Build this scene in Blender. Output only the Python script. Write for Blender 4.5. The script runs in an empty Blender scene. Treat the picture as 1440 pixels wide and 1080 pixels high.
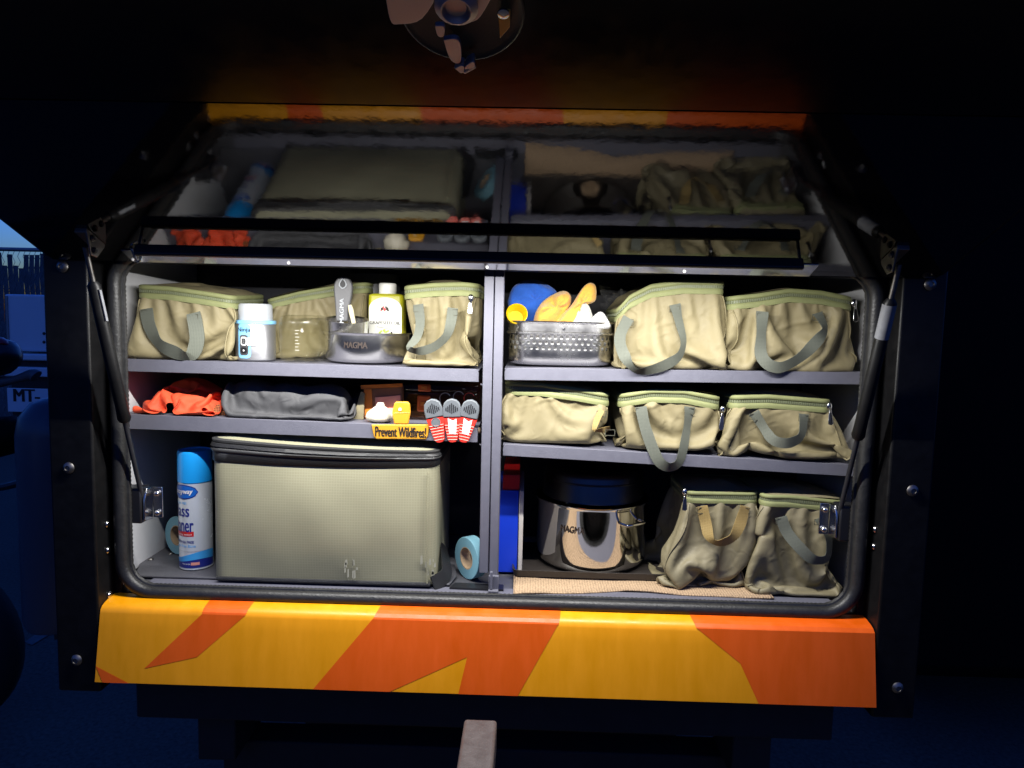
import bpy, math, random
import numpy as np

# ------------------------------------------------------------------ camera, sky, sun, exposure
scene = bpy.context.scene
f_px = 980.0
yaw, pitch, roll = (math.radians(a) for a in (1.03, 5.24, 1.31))
Fw = np.array([-math.sin(yaw) * math.cos(pitch), math.cos(yaw) * math.cos(pitch), -math.sin(pitch)])
R0 = np.array([math.cos(yaw), math.sin(yaw), 0.0])
U0 = np.cross(R0, Fw)
Rt = R0 * math.cos(roll) + U0 * math.sin(roll)
Up = U0 * math.cos(roll) - R0 * math.sin(roll)
CAM = np.array([0.07, -1.28, 1.42])
from mathutils import Matrix, Vector
cam_data = bpy.data.cameras.new('camera')
cam = bpy.data.objects.new('camera', cam_data)
scene.collection.objects.link(cam)
cam.matrix_world = Matrix(((Rt[0], Up[0], -Fw[0], CAM[0]), (Rt[1], Up[1], -Fw[1], CAM[1]),
                           (Rt[2], Up[2], -Fw[2], CAM[2]), (0, 0, 0, 1)))
cam_data.sensor_width = 36.0
cam_data.lens = 36.0 * f_px / 1440.0
cam_data.clip_start = 0.02
cam_data.clip_end = 500
scene.camera = cam

world = bpy.data.worlds.new('World')
scene.world = world
world.use_nodes = True
wn, wl = world.node_tree.nodes, world.node_tree.links
wn.clear()
sky = wn.new('ShaderNodeTexSky')
sky.sky_type = 'NISHITA'
sky.sun_disc = False
sky.sun_elevation = math.radians(-1.0)
sky.sun_rotation = math.radians(-8)
sky.ozone_density = 3.0
tint = wn.new('ShaderNodeMixRGB')
tint.blend_type = 'MULTIPLY'
tint.inputs[0].default_value = 1.0
tint.inputs[2].default_value = (2.0, 4.5, 10.5, 1)      # camera balanced for the cool-white lamp: dusk goes deep blue
bgd = wn.new('ShaderNodeBackground')
bgd.inputs[1].default_value = 0.15
wout = wn.new('ShaderNodeOutputWorld')
wl.new(sky.outputs[0], tint.inputs[1])
wl.new(tint.outputs[0], bgd.inputs[0])
wl.new(bgd.outputs[0], wout.inputs[0])

sun_data = bpy.data.lights.new('sun', 'SUN')
sun_data.energy = 0.01
sun_data.angle = math.radians(12)
sun_data.color = (0.5, 0.7, 1.0)
sun = bpy.data.objects.new('sun', sun_data)
scene.collection.objects.link(sun)
sun.rotation_euler = (math.radians(84), 0, math.radians(-20))

scene.view_settings.view_transform = 'Standard'
scene.view_settings.look = 'None'
scene.view_settings.exposure = 0.0
scene.view_settings.gamma = 1.0
scene.cycles.use_denoising = True
scene.cycles.max_bounces = 10
scene.cycles.glossy_bounces = 6
scene.cycles.transmission_bounces = 8
scene.cycles.transparent_max_bounces = 16
scene.cycles.sample_clamp_indirect = 4.0
LED_POWER = 15.4
LED_SPREAD = 179
LED_AIM = 13           # degrees the beam leans in towards the shelves

rng = np.random.default_rng(7)
COL = scene.collection
V = np.array

def pt(x, y, Y):                       # photo pixel -> point on the upright plane at depth Y
    d = Fw + Rt * (x - 720) / f_px + Up * (540 - y) / f_px
    return CAM + d * (Y - CAM[1]) / d[1]

def ptz(x, y, z):                      # photo pixel -> point on the level plane at height z
    d = Fw + Rt * (x - 720) / f_px + Up * (540 - y) / f_px
    return CAM + d * (z - CAM[2]) / d[2]

# ------------------------------------------------------------------ materials
def mat(name, color, rough=0.5, metal=0.0, var=0.0, var_scale=20, bump=0.0, bump_scale=200, spec=0.5,
        coat=0.0, ior=1.5, emit=None, emit_strength=0, rough_var=0.0, sheen=0.0, trans=0.0, stretch=None, sss=0.0):
    m = bpy.data.materials.new(name)
    m.use_nodes = True
    n, l = m.node_tree.nodes, m.node_tree.links
    b = n['Principled BSDF']
    b.inputs['Base Color'].default_value = (*color, 1)
    b.inputs['Roughness'].default_value = rough
    b.inputs['Metallic'].default_value = metal
    b.inputs['IOR'].default_value = ior
    b.inputs['Specular IOR Level'].default_value = spec
    b.inputs['Coat Weight'].default_value = coat
    b.inputs['Sheen Weight'].default_value = sheen
    b.inputs['Transmission Weight'].default_value = trans
    if emit:
        b.inputs['Emission Color'].default_value = (*emit, 1)
        b.inputs['Emission Strength'].default_value = emit_strength
    tc = n.new('ShaderNodeTexCoord')
    src = tc.outputs['Object']
    if stretch:
        mp = n.new('ShaderNodeMapping')
        mp.inputs['Scale'].default_value = stretch
        l.new(src, mp.inputs[0])
        src = mp.outputs[0]
    if var > 0 or rough_var > 0:
        nz = n.new('ShaderNodeTexNoise')
        nz.inputs['Scale'].default_value = var_scale
        nz.inputs['Detail'].default_value = 6
        nz.inputs['Roughness'].default_value = 0.65
        l.new(src, nz.inputs['Vector'])
    if var > 0:
        mr = n.new('ShaderNodeMapRange')
        mr.inputs[1].default_value = 0.25
        mr.inputs[2].default_value = 0.75
        mr.inputs[3].default_value = 1 - var
        mr.inputs[4].default_value = 1 + var
        l.new(nz.outputs['Fac'], mr.inputs[0])
        hs = n.new('ShaderNodeHueSaturation')
        hs.inputs['Color'].default_value = (*color, 1)
        l.new(mr.outputs[0], hs.inputs['Value'])
        l.new(hs.outputs[0], b.inputs['Base Color'])
    if rough_var > 0:
        m2 = n.new('ShaderNodeMapRange')
        m2.inputs[1].default_value = 0.3
        m2.inputs[2].default_value = 0.7
        m2.inputs[3].default_value = max(0.0, rough - rough_var)
        m2.inputs[4].default_value = rough + rough_var
        l.new(nz.outputs['Fac'], m2.inputs[0])
        l.new(m2.outputs[0], b.inputs['Roughness'])
    if bump > 0:
        nb = n.new('ShaderNodeTexNoise')
        nb.inputs['Scale'].default_value = bump_scale
        nb.inputs['Detail'].default_value = 4
        l.new(src, nb.inputs['Vector'])
        bp = n.new('ShaderNodeBump')
        bp.inputs['Strength'].default_value = bump
        bp.inputs['Distance'].default_value = 0.002
        l.new(nb.outputs['Fac'], bp.inputs['Height'])
        l.new(bp.outputs[0], b.inputs['Normal'])
    return m

def weave(name, color, light, pitch_mm, rough=0.7, bump=0.5, thick=0.12, var=0.1, axes='XZ'):
    """grid-woven fabric: fine lines in two directions, colour and relief"""
    m = mat(name, color, rough)
    n, l = m.node_tree.nodes, m.node_tree.links
    b = n['Principled BSDF']
    tc = n.new('ShaderNodeTexCoord')
    sep = n.new('ShaderNodeSeparateXYZ')
    l.new(tc.outputs['Object'], sep.inputs[0])
    def line(sock):
        a = n.new('ShaderNodeMath'); a.operation = 'MULTIPLY'; a.inputs[1].default_value = 1000.0 / pitch_mm
        l.new(sock, a.inputs[0])
        fr = n.new('ShaderNodeMath'); fr.operation = 'FRACT'
        l.new(a.outputs[0], fr.inputs[0])
        lt = n.new('ShaderNodeMath'); lt.operation = 'LESS_THAN'; lt.inputs[1].default_value = thick
        l.new(fr.outputs[0], lt.inputs[0])
        return lt.outputs[0]
    mx = n.new('ShaderNodeMath'); mx.operation = 'MAXIMUM'
    l.new(line(sep.outputs[axes[0]]), mx.inputs[0])
    l.new(line(sep.outputs[axes[1]]), mx.inputs[1])
    mix = n.new('ShaderNodeMixRGB')
    mix.inputs[1].default_value = (*color, 1)
    mix.inputs[2].default_value = (*light, 1)
    l.new(mx.outputs[0], mix.inputs[0])
    nz = n.new('ShaderNodeTexNoise'); nz.inputs['Scale'].default_value = 9; nz.inputs['Detail'].default_value = 6
    l.new(tc.outputs['Object'], nz.inputs['Vector'])
    mr = n.new('ShaderNodeMapRange')
    mr.inputs[1].default_value = 0.3; mr.inputs[2].default_value = 0.7
    mr.inputs[3].default_value = 1 - var; mr.inputs[4].default_value = 1 + var
    l.new(nz.outputs['Fac'], mr.inputs[0])
    hs = n.new('ShaderNodeHueSaturation')
    l.new(mix.outputs[0], hs.inputs['Color']); l.new(mr.outputs[0], hs.inputs['Value'])
    l.new(hs.outputs[0], b.inputs['Base Color'])
    bp = n.new('ShaderNodeBump'); bp.inputs['Strength'].default_value = bump; bp.inputs['Distance'].default_value = 0.0008
    l.new(mx.outputs[0], bp.inputs['Height'])
    l.new(bp.outputs[0], b.inputs['Normal'])
    return m

def fabric(name, color, rough, k=1.0):
    """thin creased nylon: ridged wrinkles at two scales over the modelled folds, slight colour wear"""
    m = mat(name, color, rough, var=0.09, var_scale=18, rough_var=0.08)
    n, l = m.node_tree.nodes, m.node_tree.links
    b = n['Principled BSDF']
    tc = n.new('ShaderNodeTexCoord')
    prev = None
    for sc, st, dist, warp in ((16, 0.55, 0.010, 1.2), (42, 0.40, 0.004, 0.8), (700, 0.15, 0.001, 0.0)):
        nz = n.new('ShaderNodeTexNoise')
        nz.noise_type = 'RIDGED_MULTIFRACTAL' if sc < 100 else 'FBM'
        nz.inputs['Scale'].default_value = sc
        nz.inputs['Detail'].default_value = 2.0
        nz.inputs['Roughness'].default_value = 0.4
        nz.inputs['Distortion'].default_value = warp
        l.new(tc.outputs['Object'], nz.inputs['Vector'])
        bp = n.new('ShaderNodeBump')
        bp.inputs['Strength'].default_value = min(1.0, st * k)
        bp.inputs['Distance'].default_value = dist
        l.new(nz.outputs['Fac'], bp.inputs['Height'])
        if prev is not None: l.new(prev, bp.inputs['Normal'])
        prev = bp.outputs[0]
    l.new(prev, b.inputs['Normal'])
    return m

def clear_plastic(name, tint=(1, 1, 1), gloss=0.12, rough=0.03, dens=0.0, body=(0.5, 0.5, 0.5)):
    m = bpy.data.materials.new(name)
    m.use_nodes = True
    n, l = m.node_tree.nodes, m.node_tree.links
    n.clear()
    tr = n.new('ShaderNodeBsdfTransparent'); tr.inputs[0].default_value = (*tint, 1)
    gl = n.new('ShaderNodeBsdfGlossy'); gl.inputs[1].default_value = rough
    df = n.new('ShaderNodeBsdfDiffuse'); df.inputs[0].default_value = (*body, 1)
    lw = n.new('ShaderNodeLayerWeight'); lw.inputs[0].default_value = 0.35
    tc = n.new('ShaderNodeTexCoord')
    nb = n.new('ShaderNodeTexNoise'); nb.inputs['Scale'].default_value = 60
    l.new(tc.outputs['Object'], nb.inputs['Vector'])
    bp = n.new('ShaderNodeBump'); bp.inputs['Strength'].default_value = 0.35; bp.inputs['Distance'].default_value = 0.002
    l.new(nb.outputs['Fac'], bp.inputs['Height'])
    l.new(bp.outputs[0], gl.inputs['Normal'])
    pw = n.new('ShaderNodeMath'); pw.operation = 'POWER'; pw.inputs[1].default_value = 3.0
    l.new(lw.outputs['Facing'], pw.inputs[0])
    add = n.new('ShaderNodeMath'); add.operation = 'MULTIPLY_ADD'; add.inputs[1].default_value = 0.75; add.inputs[2].default_value = gloss
    l.new(pw.outputs[0], add.inputs[0])
    m1 = n.new('ShaderNodeMixShader'); m1.inputs[0].default_value = dens
    l.new(tr.outputs[0], m1.inputs[1]); l.new(df.outputs[0], m1.inputs[2])
    m2 = n.new('ShaderNodeMixShader')
    l.new(add.outputs[0], m2.inputs[0]); l.new(m1.outputs[0], m2.inputs[1]); l.new(gl.outputs[0], m2.inputs[2])
    out = n.new('ShaderNodeOutputMaterial')
    l.new(m2.outputs[0], out.inputs[0])
    return m

M = dict(
    black_paint=mat('black_paint', (0.006, 0.006, 0.007), 0.42, var=0.2, rough_var=0.1, bump=0.1, bump_scale=500),
    black_satin=mat('black_satin', (0.0045, 0.0045, 0.005), 0.45, spec=0.25, rough_var=0.12, var_scale=35),
    hatch_gloss=mat('hatch_gloss', (0.0025, 0.0025, 0.003), 0.048, ior=1.55, rough_var=0.025, var_scale=60, bump=0.035, bump_scale=55),
    hatch_satin=mat('hatch_satin', (0.003, 0.003, 0.003), 0.16, spec=0.22, rough_var=0.04, var_scale=30, bump=0.06, bump_scale=40),
    shelf_grey=mat('shelf_grey', (0.115, 0.115, 0.145), 0.55, var=0.06, var_scale=60, bump=0.25, bump_scale=900, rough_var=0.08),
    liner=mat('liner', (0.030, 0.030, 0.036), 0.6, spec=0.25, var=0.25, var_scale=8, rough_var=0.15, bump=0.1, bump_scale=300),
    white_wall=mat('white_wall', (0.55, 0.55, 0.56), 0.4, var=0.08, var_scale=9, rough_var=0.1),
    floor_grey=mat('floor_grey', (0.075, 0.075, 0.085), 0.5, var=0.22, var_scale=14, rough_var=0.12, bump=0.2, bump_scale=300),
    rubber=mat('rubber', (0.016, 0.016, 0.016), 0.45, bump=0.3, bump_scale=260, rough_var=0.08, var=0.2, var_scale=70),
    yellow=mat('yellow_wrap', (0.80, 0.315, 0.001), 0.42, var=0.10, var_scale=5, rough_var=0.12, bump=0.06, bump_scale=9, stretch=(6, 6, 0.7)),
    orange=mat('orange_wrap', (0.76, 0.105, 0.002), 0.42, var=0.10, var_scale=5, rough_var=0.12, bump=0.06, bump_scale=9, stretch=(6, 6, 0.7)),
    undercoat=mat('undercoat', (0.008, 0.008, 0.008), 0.8, var=0.4, bump=0.6, bump_scale=120),
    steel=mat('steel', (0.66, 0.65, 0.64), 0.25, 1.0, rough_var=0.05, var=0.03, var_scale=30, bump=0.03, bump_scale=40),
    steel_shiny=mat('steel_shiny', (0.66, 0.64, 0.61), 0.055, 1.0, rough_var=0.03, var_scale=25, bump=0.015, bump_scale=30),
    steel_mid=mat('steel_mid', (0.72, 0.71, 0.69), 0.23, 1.0, rough_var=0.04, bump=0.02, bump_scale=25),
    steel_shaded=mat('steel_shaded', (0.085, 0.08, 0.08), 0.38, 1.0, rough_var=0.06),  # steel darkened to paint the upper pot's shade and subdue sky reflection
    blender_steel=mat('blender_steel', (0.34, 0.34, 0.35), 0.38, 0.8, rough_var=0.05, stretch=(1, 1, 30)),
    alu=mat('aluminium', (0.60, 0.60, 0.60), 0.10, 1.0, rough_var=0.05, var_scale=40, bump=0.03, bump_scale=60),
    alu_dull=mat('aluminium_dull', (0.22, 0.21, 0.20), 0.42, 1.0, rough_var=0.1, var=0.15),
    chrome=mat('chrome', (0.55, 0.55, 0.55), 0.20, 1.0, bump=0.1, bump_scale=90),
    latch_metal=mat('latch_metal', (0.50, 0.41, 0.38), 0.55, 1.0, rough_var=0.1, var=0.1),
    khaki=fabric('khaki_nylon', (0.215, 0.180, 0.094), 0.68),
    khaki_dark=fabric('olive_nylon', (0.200, 0.172, 0.100), 0.60),
    trim=mat('green_trim', (0.200, 0.213, 0.088), 0.7, var=0.12, var_scale=60, bump=0.3, bump_scale=500),
    trim_dark=mat('zip_tape', (0.150, 0.165, 0.080), 0.65, var=0.12, var_scale=60, bump=0.3, bump_scale=500),
    teeth=mat('zip_teeth', (0.16, 0.175, 0.10), 0.5, var=0.1),
    strap=weave('grey_webbing', (0.078, 0.085, 0.066), (0.104, 0.112, 0.088), 2.6, 0.8, 0.5, 0.45, 0.15),
    strap_tan=weave('tan_webbing', (0.250, 0.170, 0.050), (0.300, 0.210, 0.075), 3.0, 0.75, 0.6, 0.4, 0.12),
    stitch=mat('stitching', (0.06, 0.06, 0.04), 0.8),
    ripstop=weave('ripstop', (0.262, 0.250, 0.160), (0.292, 0.280, 0.186), 5.2, 0.62, 0.22, 0.25, 0.07),
    ripstop_scuff=mat('scuff', (0.32, 0.31, 0.24), 0.6, var=0.2),
    zip_black=mat('zip_black', (0.014, 0.014, 0.015), 0.5, bump=0.4, bump_scale=500),
    zip_grey=mat('zip_grey', (0.040, 0.040, 0.040), 0.4, bump=0.3, bump_scale=700),
    blue_cap=mat('blue_cap', (0.010, 0.32, 0.80), 0.35),
    can_white=mat('can_white', (0.62, 0.66, 0.70), 0.25, 0.35, rough_var=0.05),
    print_blue=mat('print_blue', (0.010, 0.12, 0.50), 0.35),
    print_light_blue=mat('print_light_blue', (0.05, 0.35, 0.75), 0.35),
    print_navy=mat('print_navy', (0.015, 0.025, 0.22), 0.35),
    print_red=mat('print_red', (0.60, 0.02, 0.02), 0.35),
    print_black=mat('print_black', (0.008, 0.008, 0.01), 0.5),
    print_grey=mat('print_grey', (0.28, 0.28, 0.28), 0.5),
    print_brown=mat('print_brown', (0.030, 0.018, 0.012), 0.7),
    print_white=mat('print_white', (0.80, 0.80, 0.79), 0.5),
    sticker_glint_grey=mat('sticker_glint_grey', (0.15, 0.155, 0.17), 0.6, var=0.2, var_scale=80),
    print_green=mat('print_green', (0.36, 0.46, 0.06), 0.5),
    print_purple=mat('print_purple', (0.22, 0.12, 0.26), 0.5),
    tape_blue=mat('tape_blue', (0.19, 0.40, 0.48), 0.65, var=0.06, bump=0.2),
    card=mat('cardboard', (0.42, 0.30, 0.18), 0.8, var=0.1),
    plastic_grey=mat('plastic_grey', (0.40, 0.42, 0.44), 0.4),
    plastic_dark=mat('plastic_dark', (0.055, 0.055, 0.058), 0.45, var=0.1, rough_var=0.08),
    plastic_black=mat('plastic_black', (0.010, 0.010, 0.012), 0.4),
    handle_grey=mat('handle_grey', (0.10, 0.10, 0.105), 0.45, bump=0.15, bump_scale=300),
    badge_blue=mat('badge_blue', (0.20, 0.47, 0.72), 0.4),
    oil_green=mat('oil_green', (0.42, 0.40, 0.015), 0.35),
    label_white=mat('label_white', (0.70, 0.70, 0.63), 0.5, var=0.03),
    cap_white=mat('cap_white', (0.74, 0.73, 0.68), 0.45),
    cream=mat('cream', (0.66, 0.60, 0.40), 0.6, var=0.1),
    garlic=mat('garlic', (0.62, 0.57, 0.44), 0.45, var=0.05, var_scale=40),
    towel_yellow=mat('towel_yellow', (0.62, 0.33, 0.045), 0.9, var=0.12, var_scale=160, bump=1.0, bump_scale=420, sheen=0.3),
    cloth_blue=mat('cloth_blue', (0.015, 0.10, 0.48), 0.9, var=0.12, var_scale=160, bump=1.0, bump_scale=420, sheen=0.2),
    cloth_white=mat('cloth_white', (0.48, 0.47, 0.42), 0.85, var=0.06, var_scale=90, bump=0.8, bump_scale=400),
    cup_yellow=mat('cup_yellow', (0.80, 0.52, 0.004), 0.35),
    cloth_orange=fabric('cloth_orange', (0.72, 0.075, 0.022), 0.75, 1.5),
    net_orange=weave('orange_net', (0.06, 0.015, 0.008), (0.45, 0.16, 0.05), 3.4, 0.7, 0.8, 0.4, 0.1),
    sack_grey=fabric('sack_grey', (0.058, 0.058, 0.061), 0.72, 1.6),
    sign_yellow=mat('sign_yellow', (0.56, 0.265, 0.02), 0.4, var=0.04),
    clip_red=mat('clip_red', (0.62, 0.028, 0.018), 0.4),
    clip_grey=mat('clip_grey', (0.10, 0.11, 0.12), 0.45),
    clip_light=mat('clip_light', (0.75, 0.30, 0.24), 0.5),
    case_orange=mat('case_orange', (0.62, 0.11, 0.012), 0.4),
    pouch_orange=mat('pouch_orange', (0.66, 0.20, 0.03), 0.3, var=0.1),
    pouch_brown=mat('pouch_brown', (0.26, 0.11, 0.05), 0.4, var=0.15),
    book_blue=mat('book_blue', (0.010, 0.045, 0.55), 0.3, var=0.05),
    book_red=mat('book_red', (0.48, 0.012, 0.012), 0.35),
    pages=mat('pages', (0.52, 0.48, 0.44), 0.7, var=0.15, var_scale=90, stretch=(40, 40, 1)),
    tray=mat('tray', (0.030, 0.025, 0.022), 0.45, var=0.15, rough_var=0.1),
    hitch=mat('hitch_paint', (0.075, 0.062, 0.060), 0.5, var=0.22, var_scale=30, rough_var=0.15, bump=0.3, bump_scale=160),
    asphalt=mat('asphalt', (0.105, 0.090, 0.070), 0.9, var=0.6, var_scale=70, bump=1.0, bump_scale=90),
    line_paint=mat('line_paint', (0.16, 0.16, 0.16), 0.8, var=0.3, var_scale=25),
    vehicle_white=mat('vehicle_white', (0.80, 0.80, 0.80), 0.35, var=0.03, var_scale=3),
    vehicle_black=mat('vehicle_black', (0.003, 0.003, 0.003), 0.7, spec=0.08),
    slat=mat('fence_slat', (0.11, 0.12, 0.13), 0.6, var=0.4, var_scale=7),
    galv=mat('galvanised', (0.30, 0.31, 0.32), 0.5, 0.7, var=0.15),
    dark_metal=mat('dark_metal', (0.035, 0.036, 0.042), 0.4, 0.5, var=0.2),
    tyre=mat('tyre', (0.014, 0.014, 0.015), 0.8, bump=0.6, bump_scale=60),
    bottle_blue=mat('bottle_blue', (0.055, 0.065, 0.085), 0.35, rough_var=0.1),
    fairing=mat('fairing', (0.010, 0.010, 0.012), 0.3),
    fairing_red=mat('fairing_red', (0.30, 0.012, 0.03), 0.3),
    led=mat('led_emitter', (1, 1, 1), 0.5, emit=(1.0, 0.965, 0.90), emit_strength=1.5),
    jar=clear_plastic('clear_jar', (0.985, 0.985, 0.965), 0.02, 0.03, 0.0, (0.6, 0.6, 0.5)),
    case_clear=clear_plastic('clear_case', (0.80, 0.62, 0.54), 0.05, 0.05, 0.05, (0.25, 0.08, 0.03)),
    bag_clear=clear_plastic('clear_bag', (0.92, 0.92, 0.90), 0.10, 0.08, 0.08, (0.5, 0.5, 0.5)),
)

def mat_liner_mat():
    """beige knitted shelf liner: rows of small soft bumps"""
    m = mat('shelf_liner_beige', (0.50, 0.345, 0.205), 0.85)
    n, l = m.node_tree.nodes, m.node_tree.links
    b = n['Principled BSDF']
    tc = n.new('ShaderNodeTexCoord')
    mp = n.new('ShaderNodeMapping'); mp.inputs['Scale'].default_value = (190, 190, 1)
    l.new(tc.outputs['Object'], mp.inputs[0])
    vo = n.new('ShaderNodeTexVoronoi'); vo.inputs['Scale'].default_value = 1.0; vo.inputs['Randomness'].default_value = 0.35
    l.new(mp.outputs[0], vo.inputs['Vector'])
    cr = n.new('ShaderNodeMapRange'); cr.inputs[1].default_value = 0.0; cr.inputs[2].default_value = 0.75
    cr.inputs[3].default_value = 1.15; cr.inputs[4].default_value = 0.55
    l.new(vo.outputs['Distance'], cr.inputs[0])
    hs = n.new('ShaderNodeHueSaturation'); hs.inputs['Color'].default_value = (0.50, 0.345, 0.205, 1)
    l.new(cr.outputs[0], hs.inputs['Value']); l.new(hs.outputs[0], b.inputs['Base Color'])
    bp = n.new('ShaderNodeBump'); bp.inputs['Strength'].default_value = 0.9; bp.inputs['Distance'].default_value = 0.003
    bp.invert = True
    l.new(vo.outputs['Distance'], bp.inputs['Height']); l.new(bp.outputs[0], b.inputs['Normal'])
    return m
M['liner_beige'] = mat_liner_mat()
M['mesh_white'] = weave('mesh_white', (0.62, 0.62, 0.60), (0.36, 0.36, 0.36), 3.4, 0.8, 0.6, 0.4, 0.05)

# ------------------------------------------------------------------ mesh helpers
BASE = {}

def thing(name, label, cat, loc, group=None):
    o = bpy.data.objects.new(name, None)
    o.empty_display_size = 0.05
    COL.objects.link(o)
    o.location = loc
    BASE[o] = V(loc, dtype=float)
    o['label'] = label
    o['category'] = cat
    if group:
        o['group'] = group
    return o

class MB:
    def __init__(self):
        self.v, self.f = [], []
    def add(self, vs, fs):
        b = len(self.v)
        self.v += [tuple(float(c) for c in p) for p in vs]
        self.f += [tuple(b + i for i in q) for q in fs]
        return self
    def box(self, x0, x1, y0, y1, z0, z1):
        x0, x1 = min(x0, x1), max(x0, x1); y0, y1 = min(y0, y1), max(y0, y1); z0, z1 = min(z0, z1), max(z0, z1)
        vs = [(x, y, z) for z in (z0, z1) for y in (y0, y1) for x in (x0, x1)]
        return self.add(vs, [(0, 2, 3, 1), (4, 5, 7, 6), (0, 1, 5, 4), (2, 6, 7, 3), (0, 4, 6, 2), (1, 3, 7, 5)])
    def obox(self, c, ax, ay, az):
        """oriented box: centre and three half-axis vectors"""
        c, ax, ay, az = map(V, (c, ax, ay, az))
        vs = [c + sx * ax + sy * ay + sz * az for sz in (-1, 1) for sy in (-1, 1) for sx in (-1, 1)]
        return self.add(vs, [(0, 2, 3, 1), (4, 5, 7, 6), (0, 1, 5, 4), (2, 6, 7, 3), (0, 4, 6, 2), (1, 3, 7, 5)])
    def tube(self, path, r, n=10, closed=False, caps=True, squash=None):
        P = [V(p, dtype=float) for p in path]
        k = len(P)
        rs = r if hasattr(r, '__len__') else [r] * k
        up = None
        rings = []
        for i in range(k):
            a, b = (P[i - 1], P[(i + 1) % k]) if closed else (P[max(i - 1, 0)], P[min(i + 1, k - 1)])
            t = b - a
            t = t / (np.linalg.norm(t) + 1e-12)
            if up is None:
                up = V((0, 0, 1.0)) if abs(t[2]) < 0.9 else V((0, 1.0, 0))
            s = np.cross(t, up); s /= np.linalg.norm(s) + 1e-12
            up = np.cross(s, t)
            q = squash or (1, 1)
            rings.append([P[i] + rs[i] * (q[0] * math.cos(2 * math.pi * j / n) * s + q[1] * math.sin(2 * math.pi * j / n) * up) for j in range(n)])
        vs = [p for rg in rings for p in rg]
        fs = []
        for i in range(k if closed else k - 1):
            i2 = (i + 1) % k
            for j in range(n):
                j2 = (j + 1) % n
                fs.append((i * n + j, i * n + j2, i2 * n + j2, i2 * n + j))
        if caps and not closed:
            fs.append(tuple(range(n))[::-1])
            fs.append(tuple((k - 1) * n + j for j in range(n)))
        return self.add(vs, fs)
    def lathe(self, c, prof, n=48, ax=None, ex=None, ey=None):
        """revolve (r, h) profile about axis ax through c"""
        c = V(c, dtype=float)
        ax = V((0, 0, 1.0)) if ax is None else V(ax, dtype=float)
        ex = V((1.0, 0, 0)) if ex is None else V(ex, dtype=float)
        ey = np.cross(ax, ex) if ey is None else V(ey, dtype=float)
        vs, fs, rows = [], [], []
        for r, h in prof:
            if r < 1e-6:
                rows.append([len(vs)]); vs.append(c + ax * h)
            else:
                rows.append(list(range(len(vs), len(vs) + n)))
                vs += [c + ax * h + r * (math.cos(2 * math.pi * j / n) * ex + math.sin(2 * math.pi * j / n) * ey) for j in range(n)]
        for a, b in zip(rows, rows[1:]):
            for j in range(n):
                j2 = (j + 1) % n
                if len(a) == 1 and len(b) == 1: continue
                if len(a) == 1: fs.append((a[0], b[j2], b[j]))
                elif len(b) == 1: fs.append((a[j], a[j2], b[0]))
                else: fs.append((a[j], a[j2], b[j2], b[j]))
        return self.add(vs, fs)
    def prism(self, poly, ext):
        k = len(poly)
        ext = V(ext)
        vs = [V(p) for p in poly] + [V(p) + ext for p in poly]
        fs = [tuple(range(k)), tuple(range(2 * k - 1, k - 1, -1))]
        fs += [(i, i + k, (i + 1) % k + k, (i + 1) % k) for i in range(k)]
        return self.add(vs, fs)
    def sheet(self, poly):
        return self.add(poly, [tuple(range(len(poly)))])
    def grid(self, G, closed_u=False):
        m, n = len(G), len(G[0])
        fs = [(i * n + j, i * n + (j + 1) % n, (i + 1) * n + (j + 1) % n, (i + 1) * n + j)
              for i in range(m - 1) for j in range(n if closed_u else n - 1)]
        return self.add([p for row in G for p in row], fs)
    def ball(self, c, r, n=16, m=10):
        c = V(c, dtype=float); r = V(r if hasattr(r, '__len__') else (r, r, r), dtype=float)
        vs, fs, rows = [], [], []
        for i in range(m + 1):
            th = math.pi * i / m
            if i in (0, m):
                rows.append([len(vs)]); vs.append(c + r * V((0, 0, math.cos(th))))
            else:
                rows.append(list(range(len(vs), len(vs) + n)))
                vs += [c + r * V((math.sin(th) * math.cos(2 * math.pi * j / n), math.sin(th) * math.sin(2 * math.pi * j / n), math.cos(th))) for j in range(n)]
        for a, b in zip(rows, rows[1:]):
            for j in range(n):
                j2 = (j + 1) % n
                if len(a) == 1: fs.append((a[0], b[j], b[j2]))
                elif len(b) == 1: fs.append((a[j], b[0], a[j2]))
                else: fs.append((a[j], b[j], b[j2], a[j2]))
        return self.add(vs, fs)
    def build(self, name, mtl, parent=None, smooth=True, angle=38, bevel=0.0, seg=2, sub=0, solid=0.0, label=None, cat=None, group=None, kind=None):
        vv = np.array(self.v)
        if parent is not None:
            base = BASE[parent]
        else:
            base = V(((vv[:, 0].min() + vv[:, 0].max()) / 2, (vv[:, 1].min() + vv[:, 1].max()) / 2, vv[:, 2].min()))
        me = bpy.data.meshes.new(name)
        me.from_pydata((vv - base).tolist(), [], self.f)
        me.validate()
        me.update()
        if smooth:
            me.shade_smooth()
            try: me.set_sharp_from_angle(angle=math.radians(angle))
            except Exception: pass
        me.materials.append(M[mtl] if isinstance(mtl, str) else mtl)
        o = bpy.data.objects.new(name, me)
        COL.objects.link(o)
        if parent is not None:
            o.parent = parent
        else:
            o.location = base
        BASE[o] = base
        if bevel:
            b = o.modifiers.new('bevel', 'BEVEL'); b.width = bevel; b.segments = seg; b.limit_method = 'ANGLE'; b.angle_limit = math.radians(40)
        if solid:
            s = o.modifiers.new('solid', 'SOLIDIFY'); s.thickness = solid; s.offset = 0
        if sub:
            s = o.modifiers.new('sub', 'SUBSURF'); s.levels = sub; s.render_levels = sub
        if label: o['label'] = label
        if cat: o['category'] = cat
        if group: o['group'] = group
        if kind: o['kind'] = kind
        return o

def dup(o, offset, parent=None):
    c = o.copy()
    COL.objects.link(c)
    c.parent = parent or o.parent
    c.location = V(o.location) + V(offset)
    BASE[c] = BASE[o]
    return c

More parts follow.
